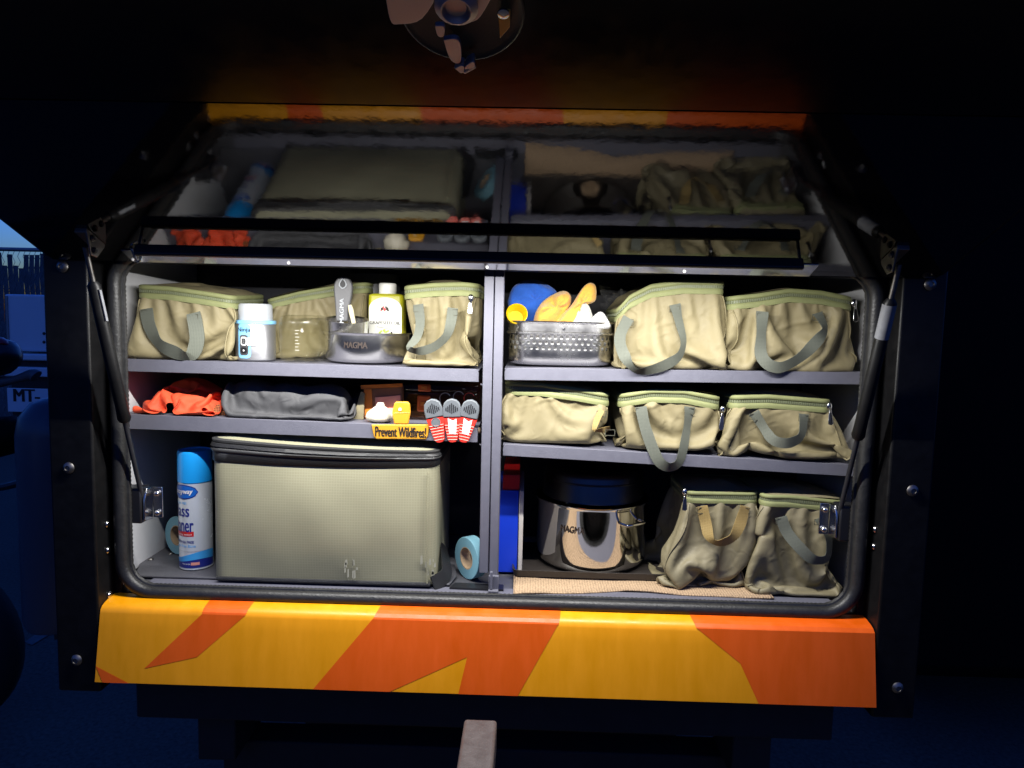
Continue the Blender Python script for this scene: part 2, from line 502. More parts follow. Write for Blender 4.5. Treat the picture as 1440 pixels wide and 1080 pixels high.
def ribbon(path, w, th=0.0016, nrm=(0, -1, 0), twist=None):
    """folded webbing: straight runs with mitred folds, facing nrm"""
    P = [V(p, dtype=float) for p in path]
    nrm = V(nrm, dtype=float)
    k = len(P)
    ws = w if hasattr(w, '__len__') else [w] * k
    G = []
    segs = [(P[i + 1] - P[i]) / (np.linalg.norm(P[i + 1] - P[i]) + 1e-9) for i in range(k - 1)]
    perps = [np.cross(nrm, s) / (np.linalg.norm(np.cross(nrm, s)) + 1e-9) for s in segs]
    for i in range(k):
        a = perps[max(i - 1, 0)]; b = perps[min(i, k - 2)]
        m = a + b
        lm = np.linalg.norm(m)
        m = b if lm < 0.3 else m / lm
        sc = min(1.0 / max(float(m @ b), 0.2), 1.45)
        tw = 0.0 if twist is None else twist[i]
        h = (m * math.cos(tw) + nrm * math.sin(tw)) * sc * ws[i] / 2
        n = nrm * th / 2
        G.append([P[i] - h + n, P[i] + h + n, P[i] + h - n, P[i] - h - n])
    b = MB()
    vs = [p for r in G for p in r]
    fs = []
    for i in range(k - 1):
        for j in range(4):
            fs.append((i * 4 + j, i * 4 + (j + 1) % 4, (i + 1) * 4 + (j + 1) % 4, (i + 1) * 4 + j))
    fs += [(3, 2, 1, 0), tuple((k - 1) * 4 + j for j in range(4))]
    b.add(vs, fs)
    return b

def smooth_path(P, per=6):
    P = [V(p, dtype=float) for p in P]
    out = []
    for i in range(len(P) - 1):
        p0, p1, p2, p3 = P[max(i - 1, 0)], P[i], P[i + 1], P[min(i + 2, len(P) - 1)]
        for s in range(per):
            t = s / per
            out.append(0.5 * ((2 * p1) + (-p0 + p2) * t + (2 * p0 - 5 * p1 + 4 * p2 - p3) * t * t + (-p0 + 3 * p1 - 3 * p2 + p3) * t ** 3))
    out.append(P[-1])
    return out

_TXT = {}
def text_mesh(body):
    if body not in _TXT:
        cu = bpy.data.curves.new('t', 'FONT')
        cu.body = body
        cu.resolution_u = 3
        ob = bpy.data.objects.new('t', cu)
        COL.objects.link(ob)
        dg = bpy.context.evaluated_depsgraph_get()
        dg.update()
        me = bpy.data.meshes.new_from_object(ob.evaluated_get(dg))
        vs = np.array([v.co[:] for v in me.vertices])
        fs = [tuple(p.vertices) for p in me.polygons]
        bpy.data.objects.remove(ob); bpy.data.curves.remove(cu); bpy.data.meshes.remove(me)
        mn, mx = vs.min(0), vs.max(0)
        vs = (vs - (mn + mx) / 2) / (mx - mn + 1e-9)
        _TXT[body] = (vs, fs)
    return _TXT[body]

def text(body, c, w, h, mtl, parent, right=(1, 0, 0), up=(0, 0, 1), cyl=None, fat=0.0, shear=0.0, name='lettering'):
    vs, fs = text_mesh(body)
    right, up = V(right, dtype=float), V(up, dtype=float)
    b = MB()
    offs = [0.0] if fat == 0 else [-fat, 0.0, fat]
    for k, o in enumerate(offs):
        x = vs[:, 0] * w + o + vs[:, 1] * h * shear
        y = vs[:, 1] * h
        if cyl:
            cx, cy, r, a0 = cyl
            ang = a0 + x / r
            rr = r + 0.00012 * k
            pts = np.stack([cx + rr * np.sin(ang), cy - rr * np.cos(ang), c[2] + y], 1)
        else:
            nn = np.cross(right, up)
            pts = V(c) + x[:, None] * right + y[:, None] * up + nn * 0.00012 * k
        b.add(pts, fs)
    return b.build(name, mtl, parent, smooth=False)

def rrect(w, h, r, n=5):
    out = []
    for cx, cy, a0 in ((w / 2 - r, h / 2 - r, 0), (-w / 2 + r, h / 2 - r, 90), (-w / 2 + r, -h / 2 + r, 180), (w / 2 - r, -h / 2 + r, 270)):
        for i in range(n + 1):
            a = math.radians(a0 + 90 * i / n)
            out.append((cx + r * math.cos(a), cy + r * math.sin(a)))
    return out

def cyl_patch(cx, cy, r, a0, a1, z0, z1, corner=0.0, n=18):
    """sheet wrapped on an upright cylinder, angle 0 faces the camera side"""
    b = MB()
    top, bot = [], []
    for i in range(n + 1):
        s = i / n
        a = a0 + (a1 - a0) * s
        d = min(s, 1 - s) * abs(a1 - a0) * r
        inset = 0.0
        if corner and d < corner:
            inset = corner - math.sqrt(max(corner ** 2 - (corner - d) ** 2, 0))
        p = (cx + r * math.sin(a), cy - r * math.cos(a))
        top.append((*p, z1 - inset)); bot.append((*p, z0 + inset))
    b.grid([bot, top])
    return b

# ------------------------------------------------------------------ small cloth solver (positions of a grid of fabric)
def cloth(P0, pinned, stretch_u, stretch_v, collide, periodic=True, steps=110, iters=6, gravity=6.0, bend=0.25, damp=0.94, seed=1, kick=0.0015, skew=None, push=None):
    Mr, N, _ = P0.shape
    idx = np.arange(Mr * N).reshape(Mr, N)
    P = P0.reshape(-1, 3).copy()
    r = np.random.default_rng(seed)
    L0 = P.copy()
    P += r.normal(0, kick, P.shape) * (~pinned.reshape(-1))[:, None]
    if push is not None: P += push.reshape(-1, 3) * (~pinned.reshape(-1))[:, None]
    w = np.where(pinned.reshape(-1), 0.0, 1.0)
    batches = []
    def addb(a, b, sc, k):
        a, b = a.reshape(-1), b.reshape(-1)
        L = np.linalg.norm(L0[a] - L0[b], axis=1) * (sc if np.isscalar(sc) else sc.reshape(-1)[a])
        ws = w[a] + w[b]
        keep = (ws > 0) & (L > 1e-6)
        a, b, L, ws = a[keep], b[keep], L[keep], ws[keep]
        if len(a): batches.append((a, b, L, (k * w[a] / ws)[:, None], (k * w[b] / ws)[:, None], k < 1))
    cols = N if periodic else N - 1
    for par in (0, 1):
        js = np.arange(par, cols, 2)
        if not periodic: js = js[js < N - 1]
        addb(idx[:, js], idx[:, (js + 1) % N], stretch_u, 1.0)
    for par in (0, 1):
        is_ = np.arange(par, Mr - 1, 2)
        addb(idx[is_], idx[is_ + 1], stretch_v, 1.0)
    mid = 0.5 * (stretch_u + stretch_v)
    for par in (0, 1):
        is_ = np.arange(par, Mr - 1, 2)
        jj = np.arange(N) if periodic else np.arange(N - 1)
        sk = np.zeros((Mr, N)) if skew is None else skew
        addb(idx[is_][:, jj], idx[is_ + 1][:, (jj + 1) % N], mid * (1 + sk), 0.6)
        addb(idx[is_][:, (jj + 1) % N], idx[is_ + 1][:, jj], mid * (1 - sk), 0.6)
    for par in range(4):
        js = np.concatenate([np.arange(par, N, 4)]) if par < 4 else None
        js = js[(js + 2 < N)] if not periodic else js
        addb(idx[:, js], idx[:, (js + 2) % N], stretch_u, bend)
        is_ = np.arange(par, Mr - 2, 4)
        if len(is_): addb(idx[is_], idx[is_ + 2], stretch_v, bend)
    Vv = np.zeros_like(P)
    dt = 0.016
    for s in range(steps):
        Vv[:, 2] -= gravity * dt
        Q = P + Vv * dt * w[:, None]
        for it in range(iters):
            for a, b, L, wa, wb, soft in batches:
                d = Q[b] - Q[a]
                l = np.sqrt(np.einsum('ij,ij->i', d, d)) + 1e-9
                c = ((l - L) / l)[:, None] * d
                Q[a] += c * wa
                Q[b] -= c * wb
            if it % 2 == 1 or it == iters - 1:
                Q = np.where(w[:, None] > 0, collide(Q), P)
        Vv = (Q - P) / dt * damp
        sp = np.linalg.norm(Vv, axis=1, keepdims=True)
        Vv *= np.minimum(1.0, 1.2 / (sp + 1e-9))
        P = Q
    return P.reshape(Mr, N, 3)

def field(shape, cells, amp, seed, periodic=True):
    """smooth random field in [1-amp, 1+amp]"""
    r = np.random.default_rng(seed)
    m, n = shape
    a, b = cells
    g = r.random((a + 2, b))
    yy = np.linspace(0, a, m); xx = np.linspace(0, b, n, endpoint=not periodic)
    yi = yy.astype(int); xi = xx.astype(int)
    fy = (yy - yi)[:, None]; fx = (xx - xi)[None, :]
    fy = fy * fy * (3 - 2 * fy); fx = fx * fx * (3 - 2 * fx)
    x0, x1 = xi % b, (xi + 1) % b
    v = (g[yi][:, x0] * (1 - fy) * (1 - fx) + g[yi][:, x1] * (1 - fy) * fx + g[yi + 1][:, x0] * fy * (1 - fx) + g[yi + 1][:, x1] * fy * fx)
    return 1 - amp + 2 * amp * v

# ------------------------------------------------------------------ the setting
YS = 0.06            # front plane of the shelves
ZF = 0.888           # compartment floor
HA, HH = math.radians(24.3), 1.483        # hatch: tilt and height of its inner face at the opening
HN = V((0, math.sin(HA), math.cos(HA)))   # up through the hatch
HT = V((0, -math.cos(HA), math.sin(HA)))  # along the hatch, away from the hinge
X1 = V((1.0, 0, 0))
def hatch_at(x, t, down=0.0):
    return V((x, 0, HH)) + HT * t - HN * down
def pth(x, y, down=0.0):                  # photo pixel -> point on the hatch's inner face
    d = Fw + Rt * (x - 720) / f_px + Up * (540 - y) / f_px
    o = V((0, 0, HH)) - HN * down
    return CAM + d * (((o - CAM) @ HN) / (d @ HN))

g = MB()
g.sheet([(-60, -60, 0), (60, -60, 0), (60, 60, 0), (-60, 60, 0)])
ground = g.build('ground', 'asphalt')
ground['kind'] = 'structure'
ground['label'] = 'dark blue-grey asphalt lot around the trailer'
ml = MB()
a, b = ptz(40, 903, 0.004), ptz(96, 872, 0.004)
dd = (b - a) / np.linalg.norm(b - a); nn_ = V((-dd[1], dd[0], 0)) * 0.035
ml.sheet([a - nn_ - dd * .02, b - nn_ * .6, b + nn_ * .9, a + dd * .10 + nn_, a + nn_ * .5])
mk = ml.build('ground_marking', 'line_paint')
mk['kind'] = 'structure'

trailer = thing('camper_trailer', 'black camper trailer with its lit storage hatch open above an orange and yellow rear panel', 'trailer', (0, 1.0, 0))

# body shell behind the opening
sh = MB()
sh.box(-0.785, -0.745, 0.02, 2.3, 0.72, 1.60)
sh.box(0.755, 0.795, 0.02, 2.3, 0.72, 1.60)
sh.box(-0.785, 0.795, 0.06, 2.3, 1.603, 1.66)
sh.box(-0.742, 0.752, 2.20, 2.3, 0.72, 1.60)
sh.box(-0.742, 0.752, 0.42, 2.197, 0.72, 0.80)
body = sh.build('body_shell', 'black_paint', trailer, bevel=0.006)
un = MB()
un.box(-0.70, 0.70, 0.05, 0.17, 0.60, 0.719)
un.box(-0.60, -0.52, 0.10, 2.2, 0.48, 0.598)
un.box(0.52, 0.60, 0.10, 2.2, 0.48, 0.598)
un.box(-0.58, 0.58, 0.175, 0.25, 0.30, 0.478)
un.box(-0.5, 0.5, 0.5, 1.2, 0.25, 0.70)
un.build('chassis', 'undercoat', trailer, bevel=0.004)
# corner panels and their return faces
for s, x_in, x_out in ((-1, -0.705, -0.785), (1, 0.718, 0.795)):
    c = MB().box(x_in, x_out, -0.055, 0.018, 0.712, 1.60)
    c.build('corner_panel', 'black_satin', trailer, bevel=0.004)
# bolts
def bolt_mesh():
    b = MB()
    b.lathe((0, 0, 0), [(0.0105, 0), (0.0105, 0.0012), (0.0085, 0.0036), (0.0048, 0.0050), (0.0042, 0.0030), (0, 0.0030)], 20, ax=(0, -1, 0), ex=(1, 0, 0), ey=(0, 0, 1))
    return b
proto = None
for x, y in ((88, 375), (97, 658), (108, 928), (1308, 400), (1283, 690), (1262, 967)):
    p = pt(x, y, -0.056)
    if proto is None:
        bb = bolt_mesh(); bb.v = [tuple(V(q) + p) for q in bb.v]
        proto = bb.build('bolt', 'alu_dull', trailer); p0 = p
    else:
        dup(proto, p - p0)
for x, y, X, s in ((155, 735, -0.704, 1), (155, 772, -0.704, 1), (1219, 738, 0.717, -1), (1218, 762, 0.717, -1), (152, 838, -0.704, 1)):
    d = Fw + Rt * (x - 720) / f_px + Up * (540 - y) / f_px
    p = CAM + d * (X - CAM[0]) / d[0]
    b = MB().lathe((X, -0.02, p[2]), [(0.007, 0), (0.007, 0.001), (0.005, 0.003), (0, 0.0036)], 16, ax=(s, 0, 0), ex=(0, 1, 0), ey=(0, 0, 1))
    b.build('rivet', 'chrome', trailer)

# opening frame ring
fr = MB()
fr.box(-0.745, -0.690, 0.0, 0.018, 0.80, 1.60)
fr.box(0.704, 0.755, 0.0, 0.018, 0.80, 1.60)
fr.box(-0.688, 0.702, 0.0, 0.018, 0.80, 0.884)
fr.box(-0.688, 0.702, 0.0, 0.018, 1.535, 1.60)
fr.build('opening_frame', 'black_satin', trailer, bevel=0.003)
hg = MB().box(-0.70, 0.71, -0.040, -0.003, 1.552, 1.590)
hg.build('hinge', 'black_satin', trailer, bevel=0.004)

# rubber seal: rounded rectangle
def rr_path(x0, x1, z0, z1, r, Y, n=10, m=40):
    out = []
    cs = ((x1 - r, z1 - r, 0), (x0 + r, z1 - r, 90), (x0 + r, z0 + r, 180), (x1 - r, z0 + r, 270))
    for k, (cx, cz, a0) in enumerate(cs):
        for i in range(n + 1):
            a = math.radians(a0 + 90 * i / n)
            out.append(V((cx + r * math.cos(a), Y, cz + r * math.sin(a))))
    return out
seal = MB()
seal.tube(rr_path(-0.684, 0.697, 0.888, 1.530, 0.062, -0.010), 0.0125, 14, closed=True)
seal.build('door_seal', 'rubber', trailer)
s2 = MB()
base_path = rr_path(-0.672, 0.685, 0.899, 1.519, 0.050, -0.004)
pp = []
for a, b in zip(base_path, base_path[1:] + base_path[:1]):
    L = np.linalg.norm(b - a)
    k = max(1, int(L / 0.004))
    pp += [a + (b - a) * i / k for i in range(k)]
s2.tube(pp, [0.0062 if i % 2 else 0.0050 for i in range(len(pp))], 8, closed=True)
s2.build('seal_lip', 'rubber', trailer)

# compartment lining
MB().box(-0.744, -0.724, 0.020, 0.398, ZF + 0.002, 1.548).build('side_wall', 'white_wall', trailer, label='white inner side wall')
MB().box(0.736, 0.754, 0.020, 0.398, ZF + 0.002, 1.548).build('side_wall', 'white_wall', trailer, label='white inner side wall')
MB().box(-0.744, 0.754, 0.400, 0.415, ZF + 0.002, 1.56).build('back_wall', 'liner', trailer)
MB().box(-0.744, 0.754, 0.020, 0.398, 1.550, 1.565).build('ceiling', 'liner', trailer)
fl = MB().box(-0.744, 0.754, 0.0185, 0.398, ZF - 0.02, ZF)
fl.build('compartment_floor', 'floor_grey', trailer)
sill = MB().box(-0.66, 0.675, 0.0186, 0.055, ZF + 0.0005, ZF + 0.003)
sill.build('floor_sill', 'shelf_grey', trailer)
def floor_plate(quad, name='floor_plate'):
    p = [ptz(x, y, ZF + 0.004) for x, y in quad]
    MB().prism(p, (0, 0, 0.004)).build(name, 'floor_grey', trailer, bevel=0.0015)
floor_plate([(190, 812), (632, 824), (642, 812), (640, 796), (232, 772), (196, 795)])
fb = MB()
for x, y in ((212, 787), (240, 779)):
    fb = MB().lathe(ptz(x, y, ZF + 0.008), [(0.006, 0), (0.006, 0.001), (0.004, 0.003), (0, 0.0034)], 14)
    fb.build('floor_bolt', 'alu_dull', trailer)
MB().prism([ptz(x, y, ZF + 0.0042) for x, y in ((632, 828), (708, 831), (708, 824), (640, 821))], (0, 0, 0.003)).build('floor_slot', 'plastic_black', trailer)

# shelves: tray with a turned-down front lip whose free end is rounded
def shelf(xl, xr, zl, zr, lip, post_side, name='shelf'):
    b = MB()
    th = 0.002
    vs = [(xl, YS, zl), (xr, YS, zr), (xr, 0.396, zr), (xl, 0.396, zl)]
    o = MB().prism(vs, (0, 0, -th)).build(name, 'shelf_grey', trailer)
    r = 0.008
    e = (xr, zr) if post_side == 'r' else (xl, zl)
    poly = []
    if post_side == 'r':
        poly = [(xl, zl), (xr - r, zr)] + [(xr - r + r * math.sin(t), zr - r + r * math.cos(t)) for t in np.linspace(.3, math.pi / 2, 5)] + [(xr, zr - lip), (xl, zl - lip)]
    else:
        poly = [(xl, zl - lip), (xl, zl - r)] + [(xl + r - r * math.cos(t), zl - r + r * math.sin(t)) for t in np.linspace(0, math.pi / 2, 5)] + [(xr, zr), (xr, zr - lip)]
    lp = MB().prism([(x, YS - 0.003, z + 0.0012) for x, z in poly], (0, 0.0026, 0))
    lp.build('shelf_lip', 'shelf_grey', o, bevel=0.0006)
    # end hook on the centre post
    hx = e[0] + (0.003 if post_side == 'r' else -0.003)
    hk = MB().tube([(hx, YS + 0.004, e[1] - lip - 0.003), (hx + (0.006 if post_side == 'r' else -0.006), YS + 0.004, e[1] - lip - 0.006),
                    (hx + (0.006 if post_side == 'r' else -0.006), YS + 0.004, e[1] - lip - 0.026)], 0.0016, 6)
    hk.build('shelf_hook', 'shelf_grey', o)
    return o
def zpx(x, y): return pt(x, y, YS)[2]
ZTL, ZTR = zpx(420, 512), zpx(960, 522)
ZML = zpx(420, 592)
MRL, MRR = zpx(707, 625), zpx(1200, 655)
xl_, xp0, xp1, xr_ = -0.722, pt(672, 600, YS)[0], pt(708, 600, YS)[0], 0.734
shelf(xl_, xp0, zpx(176, 505), zpx(670, 520), 0.0245, 'r')
shelf(xl_, xp0, zpx(178, 583), zpx(660, 602), 0.0285, 'r')
shelf(xp1, xr_, zpx(710, 518), zpx(1210, 524), 0.0235, 'l')
shelf(xp1, xr_, MRL, MRR, 0.0225, 'l')
def ZMR(x): return MRL + (MRR - MRL) * (x - xp1) / (xr_ - xp1)

# centre post: two angles back to back with a foot
xa, xb, xc = pt(678, 600, YS)[0], pt(691.5, 600, YS)[0], pt(705, 600, YS)[0]
ps = MB()
ps.box(xa, xb - 0.0008, YS - 0.012, YS + 0.02, pt(684, 803, YS)[2], 1.548)
post = ps.build('centre_post', 'shelf_grey', trailer, bevel=0.0012)
MB().box(xb + 0.0012, xc, YS - 0.011, YS + 0.02, ZF + 0.012, 1.548).build('post_angle', 'shelf_grey', post, bevel=0.0012)
ft = MB()
p = pt(697, 808, YS - 0.02)
ft.box(xb + 0.001, xc + 0.002, YS - 0.022, YS - 0.0135, ZF + 0.005, ZF + 0.034)
ft.box(xb + 0.001, xc + 0.002, YS - 0.034, YS - 0.0225, ZF + 0.005, ZF + 0.009)
ft.box(xb + 0.004, xb + 0.009, YS - 0.030, YS - 0.0226, ZF + 0.010, ZF + 0.045)
ft.build('post_foot', 'shelf_grey', post, bevel=0.001)
# upper beam over the post
MB().box(-0.72, 0.73, YS + 0.03, YS + 0.05, 1.515, 1.5475).build('upper_beam', 'liner', trailer, bevel=0.002)

# rear panel: folded sheet, yellow, with orange wrap shapes lying on it
def prof_lean(z):                     # front face leans out a little towards its foot
    return -0.052 - 0.025 * (0.862 - z) / 0.136
ZB0, ZB1 = 0.7405, 0.8635
profile = [(-0.004, 0.8835), (-0.020, 0.8815), (-0.036, 0.8785), (-0.044, 0.8755), (-0.0495, 0.8705), (prof_lean(0.8635), 0.8635)]
XBL, XBR = -0.7035, 0.7155
rows = []
pr = profile + [(prof_lean(z), z) for z in (0.84, 0.81, 0.78, 0.76, 0.75, 0.7438, 0.7425)] + [(prof_lean(ZB0) + 0.003, ZB0), (-0.055, 0.7345), (0.03, 0.700)]
rows = [[(x, y, z) for x in np.linspace(XBL, XBR, 25)] for y, z in pr]
rp = MB().grid(rows)
rear = rp.build('rear_panel', 'yellow', trailer, angle=38, label='yellow rear panel with orange angular shapes')
def front_pt(x, y):                   # photo pixel on the leaning face
    z = 0.80
    for _ in range(4):
        P = pt(x, y, prof_lean(z)); z = P[2]
    X = P[0]
    if X < XBL + 0.012: X = XBL
    if X > XBR - 0.012: X = XBR
    if z < ZB0 + 0.005: z = ZB0 + 0.0018
    return V((X, prof_lean(z) - 0.0004, z))
def strip_shape(front, rear_l=None, rear_r=None):
    b = MB()
    F = [front_pt(x, y) for x, y in front]
    b.sheet(F)
    if rear_l is not None:            # continues over the fold: first and last points are the top ones
        L, Rr = F[0], F[-1]
        xl, xr = pt(*rear_l, -0.01)[0], pt(*rear_r, -0.01)[0]
        top = profile[::-1]
        G = []
        for i, (y, z) in enumerate(top):
            s = i / (len(top) - 1)
            G.append([(L[0] + (xl - L[0]) * s, y - 0.0004 * (1 - s), z + 0.0004), (Rr[0] + (xr - Rr[0]) * s, y - 0.0004 * (1 - s), z + 0.0004)])
        G[0] = [tuple(L), tuple(Rr)]
        b.grid(G)
    b.build('orange_shape', 'orange', rear, smooth=False)
strip_shape([(144, 937), (144, 963.5), (181, 965)])
strip_shape([(284, 863.6), (203, 940), (277, 924), (345, 865.4)], (299, 847), (362, 849))
strip_shape([(524, 870.5), (440, 970.5), (548, 973.5), (657, 924), (644.5, 976.5), (728, 979), (785, 878)], (539, 853), (789, 861))
strip_shape([(980, 883.5), (1041, 933), (1067, 992), (1227, 998), (1229, 890.5)], (966, 867), (1215, 874))
# ragged black strip painting the jagged shadow along the folded lip
uc = MB()
r_ = random.Random(4)
top, bot = [], []
xs = np.linspace(XBL, XBR, 120)
for i, x in enumerate(xs):
    k = 0.35 + 0.45 * abs(((i * 0.37) % 1.0) - 0.5) + r_.uniform(-0.1, 0.1)
    y = -0.055 + (0.03 + 0.055) * k; z = 0.7345 + (0.700 - 0.7345) * k
    top.append((x, y - 0.002, z - 0.003)); bot.append((x, 0.034, 0.694))
uc.grid([top, bot])
uc.build('lip_shadow_edge', 'undercoat', trailer, smooth=False)
for x, y in ((313, 849), (548, 856), (816, 862), (1054, 871)):
    MB().ball(pt(x, y, -0.006), 0.0032, 8, 6).build('panel_clip', 'plastic_black', trailer)

# hatch with latch, strut brackets and gas struts
HL = 0.655
hb = MB().obox(hatch_at(0.005, 0.060 + HL / 2, -0.021), X1 * 0.782, HT * (HL / 2), HN * 0.0195)
hatch = hb.build('hatch', 'black_paint', trailer, bevel=0.010, seg=3)
ip = []
G = [[hatch_at(0.005 + 0.765 * u, 0.066 + 0.397 * v, 0.0018) for u in np.linspace(-1, 1, 30)] for v in np.linspace(0, 1, 16)]
MB().grid(G).build('hatch_lining', 'hatch_gloss', hatch, smooth=False, solid=0.002)
G = [[hatch_at(0.005 + 0.765 * u, 0.4655 + (HL - 0.02 - 0.3995) * v, 0.0016) for u in np.linspace(-1, 1, 12)] for v in np.linspace(0, 1, 6)]
MB().grid(G).build('hatch_dimming_panel', 'hatch_satin', hatch, smooth=False, solid=0.002)  # satin panel added to dim the rear panel's reflection beyond the gloss
# paddle latch at the free edge
lc = pth(650, 12)
dish = MB()
dish.lathe(lc - HN * 0.002, [(0.062, 0.0), (0.063, 0.003), (0.061, 0.004), (0.059, 0.003), (0.055, 0.0015), (0, 0.002)], 48, ax=-HN, ex=X1, ey=HT)
latch = dish.build('latch', 'black_paint', hatch)
def hplate(pxs, d0, d1, name, m, par):
    top = [pth(x, y, d0) for x, y in pxs]
    return MB().prism(top, -HN * (d1 - d0)).build(name, m, par, bevel=0.001)
lt = MB()
for poly, d0, d1 in (([(541, -20), (549, 24), (562, 30), (594, 22), (612, -20)], 0.022, 0.026),
                     ([(606, -25), (618, 12), (640, 26), (655, 29), (676, 20), (690, -25)], 0.030, 0.033),
                     ([(612, 30), (616, 44), (624, 45), (625, 31)], 0.020, 0.026),
                     ([(624, 50), (634, 78), (648, 82), (648, 56), (640, 48)], 0.016, 0.022),
                     ([(640, 84), (650, 91), (654, 82), (648, 80)], 0.012, 0.024),
                     ([(654, 86), (668, 82), (666, 74), (656, 80)], 0.012, 0.024)):
    top = smooth_path([pth(x, y, d0) for x, y in poly] + [pth(*poly[0], d0)], 4)[:-1]
    lt.prism(top, -HN * (d1 - d0))
lt.lathe(pth(642, 6, 0.034), [(0.020, 0), (0.021, 0.004), (0.014, 0.010), (0.010, 0.004), (0, 0.004)], 20, ax=-HN, ex=X1, ey=HT)
lt.tube([pth(640, 92, 0.010), pth(654, 100, 0.012), pth(668, 92, 0.010)], 0.003, 8)
lt.build('latch_plate', 'latch_metal', hatch, bevel=0.0008)
hplate([(700, 12), (718, 12), (717, 36), (703, 52)], 0.008, 0.011, 'latch_tag', 'sign_yellow', hatch)
MB().lathe(pth(708, 18, 0.012), [(0.006, 0), (0.006, 0.002), (0, 0.005)], 12, ax=-HN, ex=X1, ey=HT).build('latch_screw', 'chrome', hatch)
# wire hook near the hinge end of the light
hp = [pth(184, 347, 0.004), pth(186, 352, 0.01), pth(190, 362, 0.018), pth(193, 368, 0.022), pth(197, 366, 0.022), pth(198, 361, 0.018)]
MB().tube(smooth_path(hp, 4), 0.0022, 8).build('wire_hook', 'chrome', hatch)

for s, lo, hi, mid in ((-1, (207, 712), (121, 328), 0.46), (1, (1172, 736), (1257, 342), 0.44)):
    X = -0.652 if s < 0 else 0.664
    P0 = pt(*lo, 0.0)
    P0 = V((X, 0.012, P0[2]))
    tt = 0.145
    P1 = hatch_at(X, tt, 0.022)
    d = P1 - P0
    knee = P0 + d * 0.36
    r = MB().tube([P0, knee], 0.0045, 10)
    st = r.build('gas_strut', 'dark_metal', trailer)
    MB().tube([knee, knee + d * 0.012, knee + d * 0.05, P0 + d * 0.87, P0 + d * 0.885], [0.009, 0.0115, 0.0105, 0.0105, 0.006], 16).build('strut_cylinder', 'black_satin', st)
    MB().tube([P0 + d * 0.885, P1], 0.0042, 10).build('strut_end', 'alu_dull', st)
    if s > 0:
        MB().tube([P0 + d * 0.745, P0 + d * 0.865], 0.0111, 16, caps=False).build('strut_sticker_glint', 'sticker_glint_grey', st, label='white sticker round the strut')
    else:
        e = V((0.0106, -0.004, 0))
        MB().obox(P0 + d * 0.80 + e, V((0.0012, 0, 0)), V((0, 0.003, 0)), d * 0.055).build('strut_sticker_glint', 'sticker_glint_grey', st, label='narrow pale strip painted as a glint on the strut')  # pale strip paints the glint along the left cylinder
    # lower bracket: black block with a bright plate and bolts
    bk = MB().box(X - s * -0.012 if False else X - 0.002 * s, X + 0.034 * s, -0.002, 0.034, P0[2] - 0.034, P0[2] + 0.034)
    bracket = bk.build('strut_bracket', 'plastic_black', trailer, bevel=0.003)
    pl = MB()
    zc = P0[2]
    px_ = X - 0.004 * s
    pl.prism([(px_ + dx * -s * 0.001 + s * 0.0, y, z) for dx, y, z in ((0, 0.000, zc - 0.028), (0, 0.030, zc - 0.032), (0, 0.030, zc + 0.030), (0, 0.010, zc + 0.032), (0, 0.002, zc + 0.012))], (-s * 0.004, 0, 0))
    pl.box(px_ - s * 0.004, px_ - s * 0.022, 0.030, 0.034, zc - 0.030, zc + 0.030)
    pl.build('bracket_plate', 'chrome', bracket, bevel=0.001)
    for dz in (-0.020, 0.018):
        MB().ball((px_ - s * 0.014, 0.027, zc + dz), 0.006, 10, 8).build('bracket_bolt', 'chrome', bracket)
    MB().ball(P0, 0.008, 12, 8).build('ball_joint', 'dark_metal', st)
    # upper bracket on the hatch
    c0 = hatch_at(X, tt, 0.0)
    tri = [c0 + HT * a_ - HN * b_ for a_, b_ in ((-0.012, 0.034), (0.004, 0.038), (0.030, 0.008), (0.020, 0.003), (-0.020, 0.003), (-0.022, 0.012))]
    ub = MB().prism([q - X1 * s * 0.004 - X1 * s * 0.012 for q in tri], X1 * s * 0.003).build('hatch_bracket', 'alu_dull', hatch, bevel=0.001)
    ub2 = MB().obox(c0 - X1 * s * 0.004 - HN * 0.006, X1 * 0.010, HT * 0.026, HN * 0.004).build('hatch_bracket_foot', 'alu_dull', hatch, bevel=0.001)
    for a_, b_ in ((0.0, 0.028), (0.012, 0.012)):
        MB().lathe(c0 + HT * a_ - HN * b_ - X1 * s * 0.016, [(0.0055, 0), (0.0055, 0.002), (0.003, 0.004), (0, 0.003)], 12, ax=-X1 * s, ex=HT, ey=HN).build('hatch_bracket_bolt', 'dark_metal', hatch)
# latch box and fittings on the trailer's left flank
MB().box(-0.792, -0.826, 0.03, 0.11, pt(60, 545, 0.05)[2], pt(60, 491, 0.05)[2]).build('side_catch', 'black_satin', trailer, bevel=0.005)
sb = MB()
z1_, z0_ = pt(50, 683, 0.5)[2], pt(50, 702, 0.5)[2]
sb.box(-0.79, -1.22, 0.46, 0.54, z0_, z1_)
stp = sb.build('side_step', 'dark_metal', trailer, bevel=0.006)
rg = [V((pt(68, 702, 0.44)[0], 0.44, pt(68, 703, 0.44)[2])) + V((0.022 * math.cos(t), 0.0, 0.040 * math.sin(t))) for t in np.linspace(0, 2 * math.pi, 20, endpoint=False)]
MB().tube(rg, 0.005, 8, closed=True).build('step_ring', 'galv', stp)

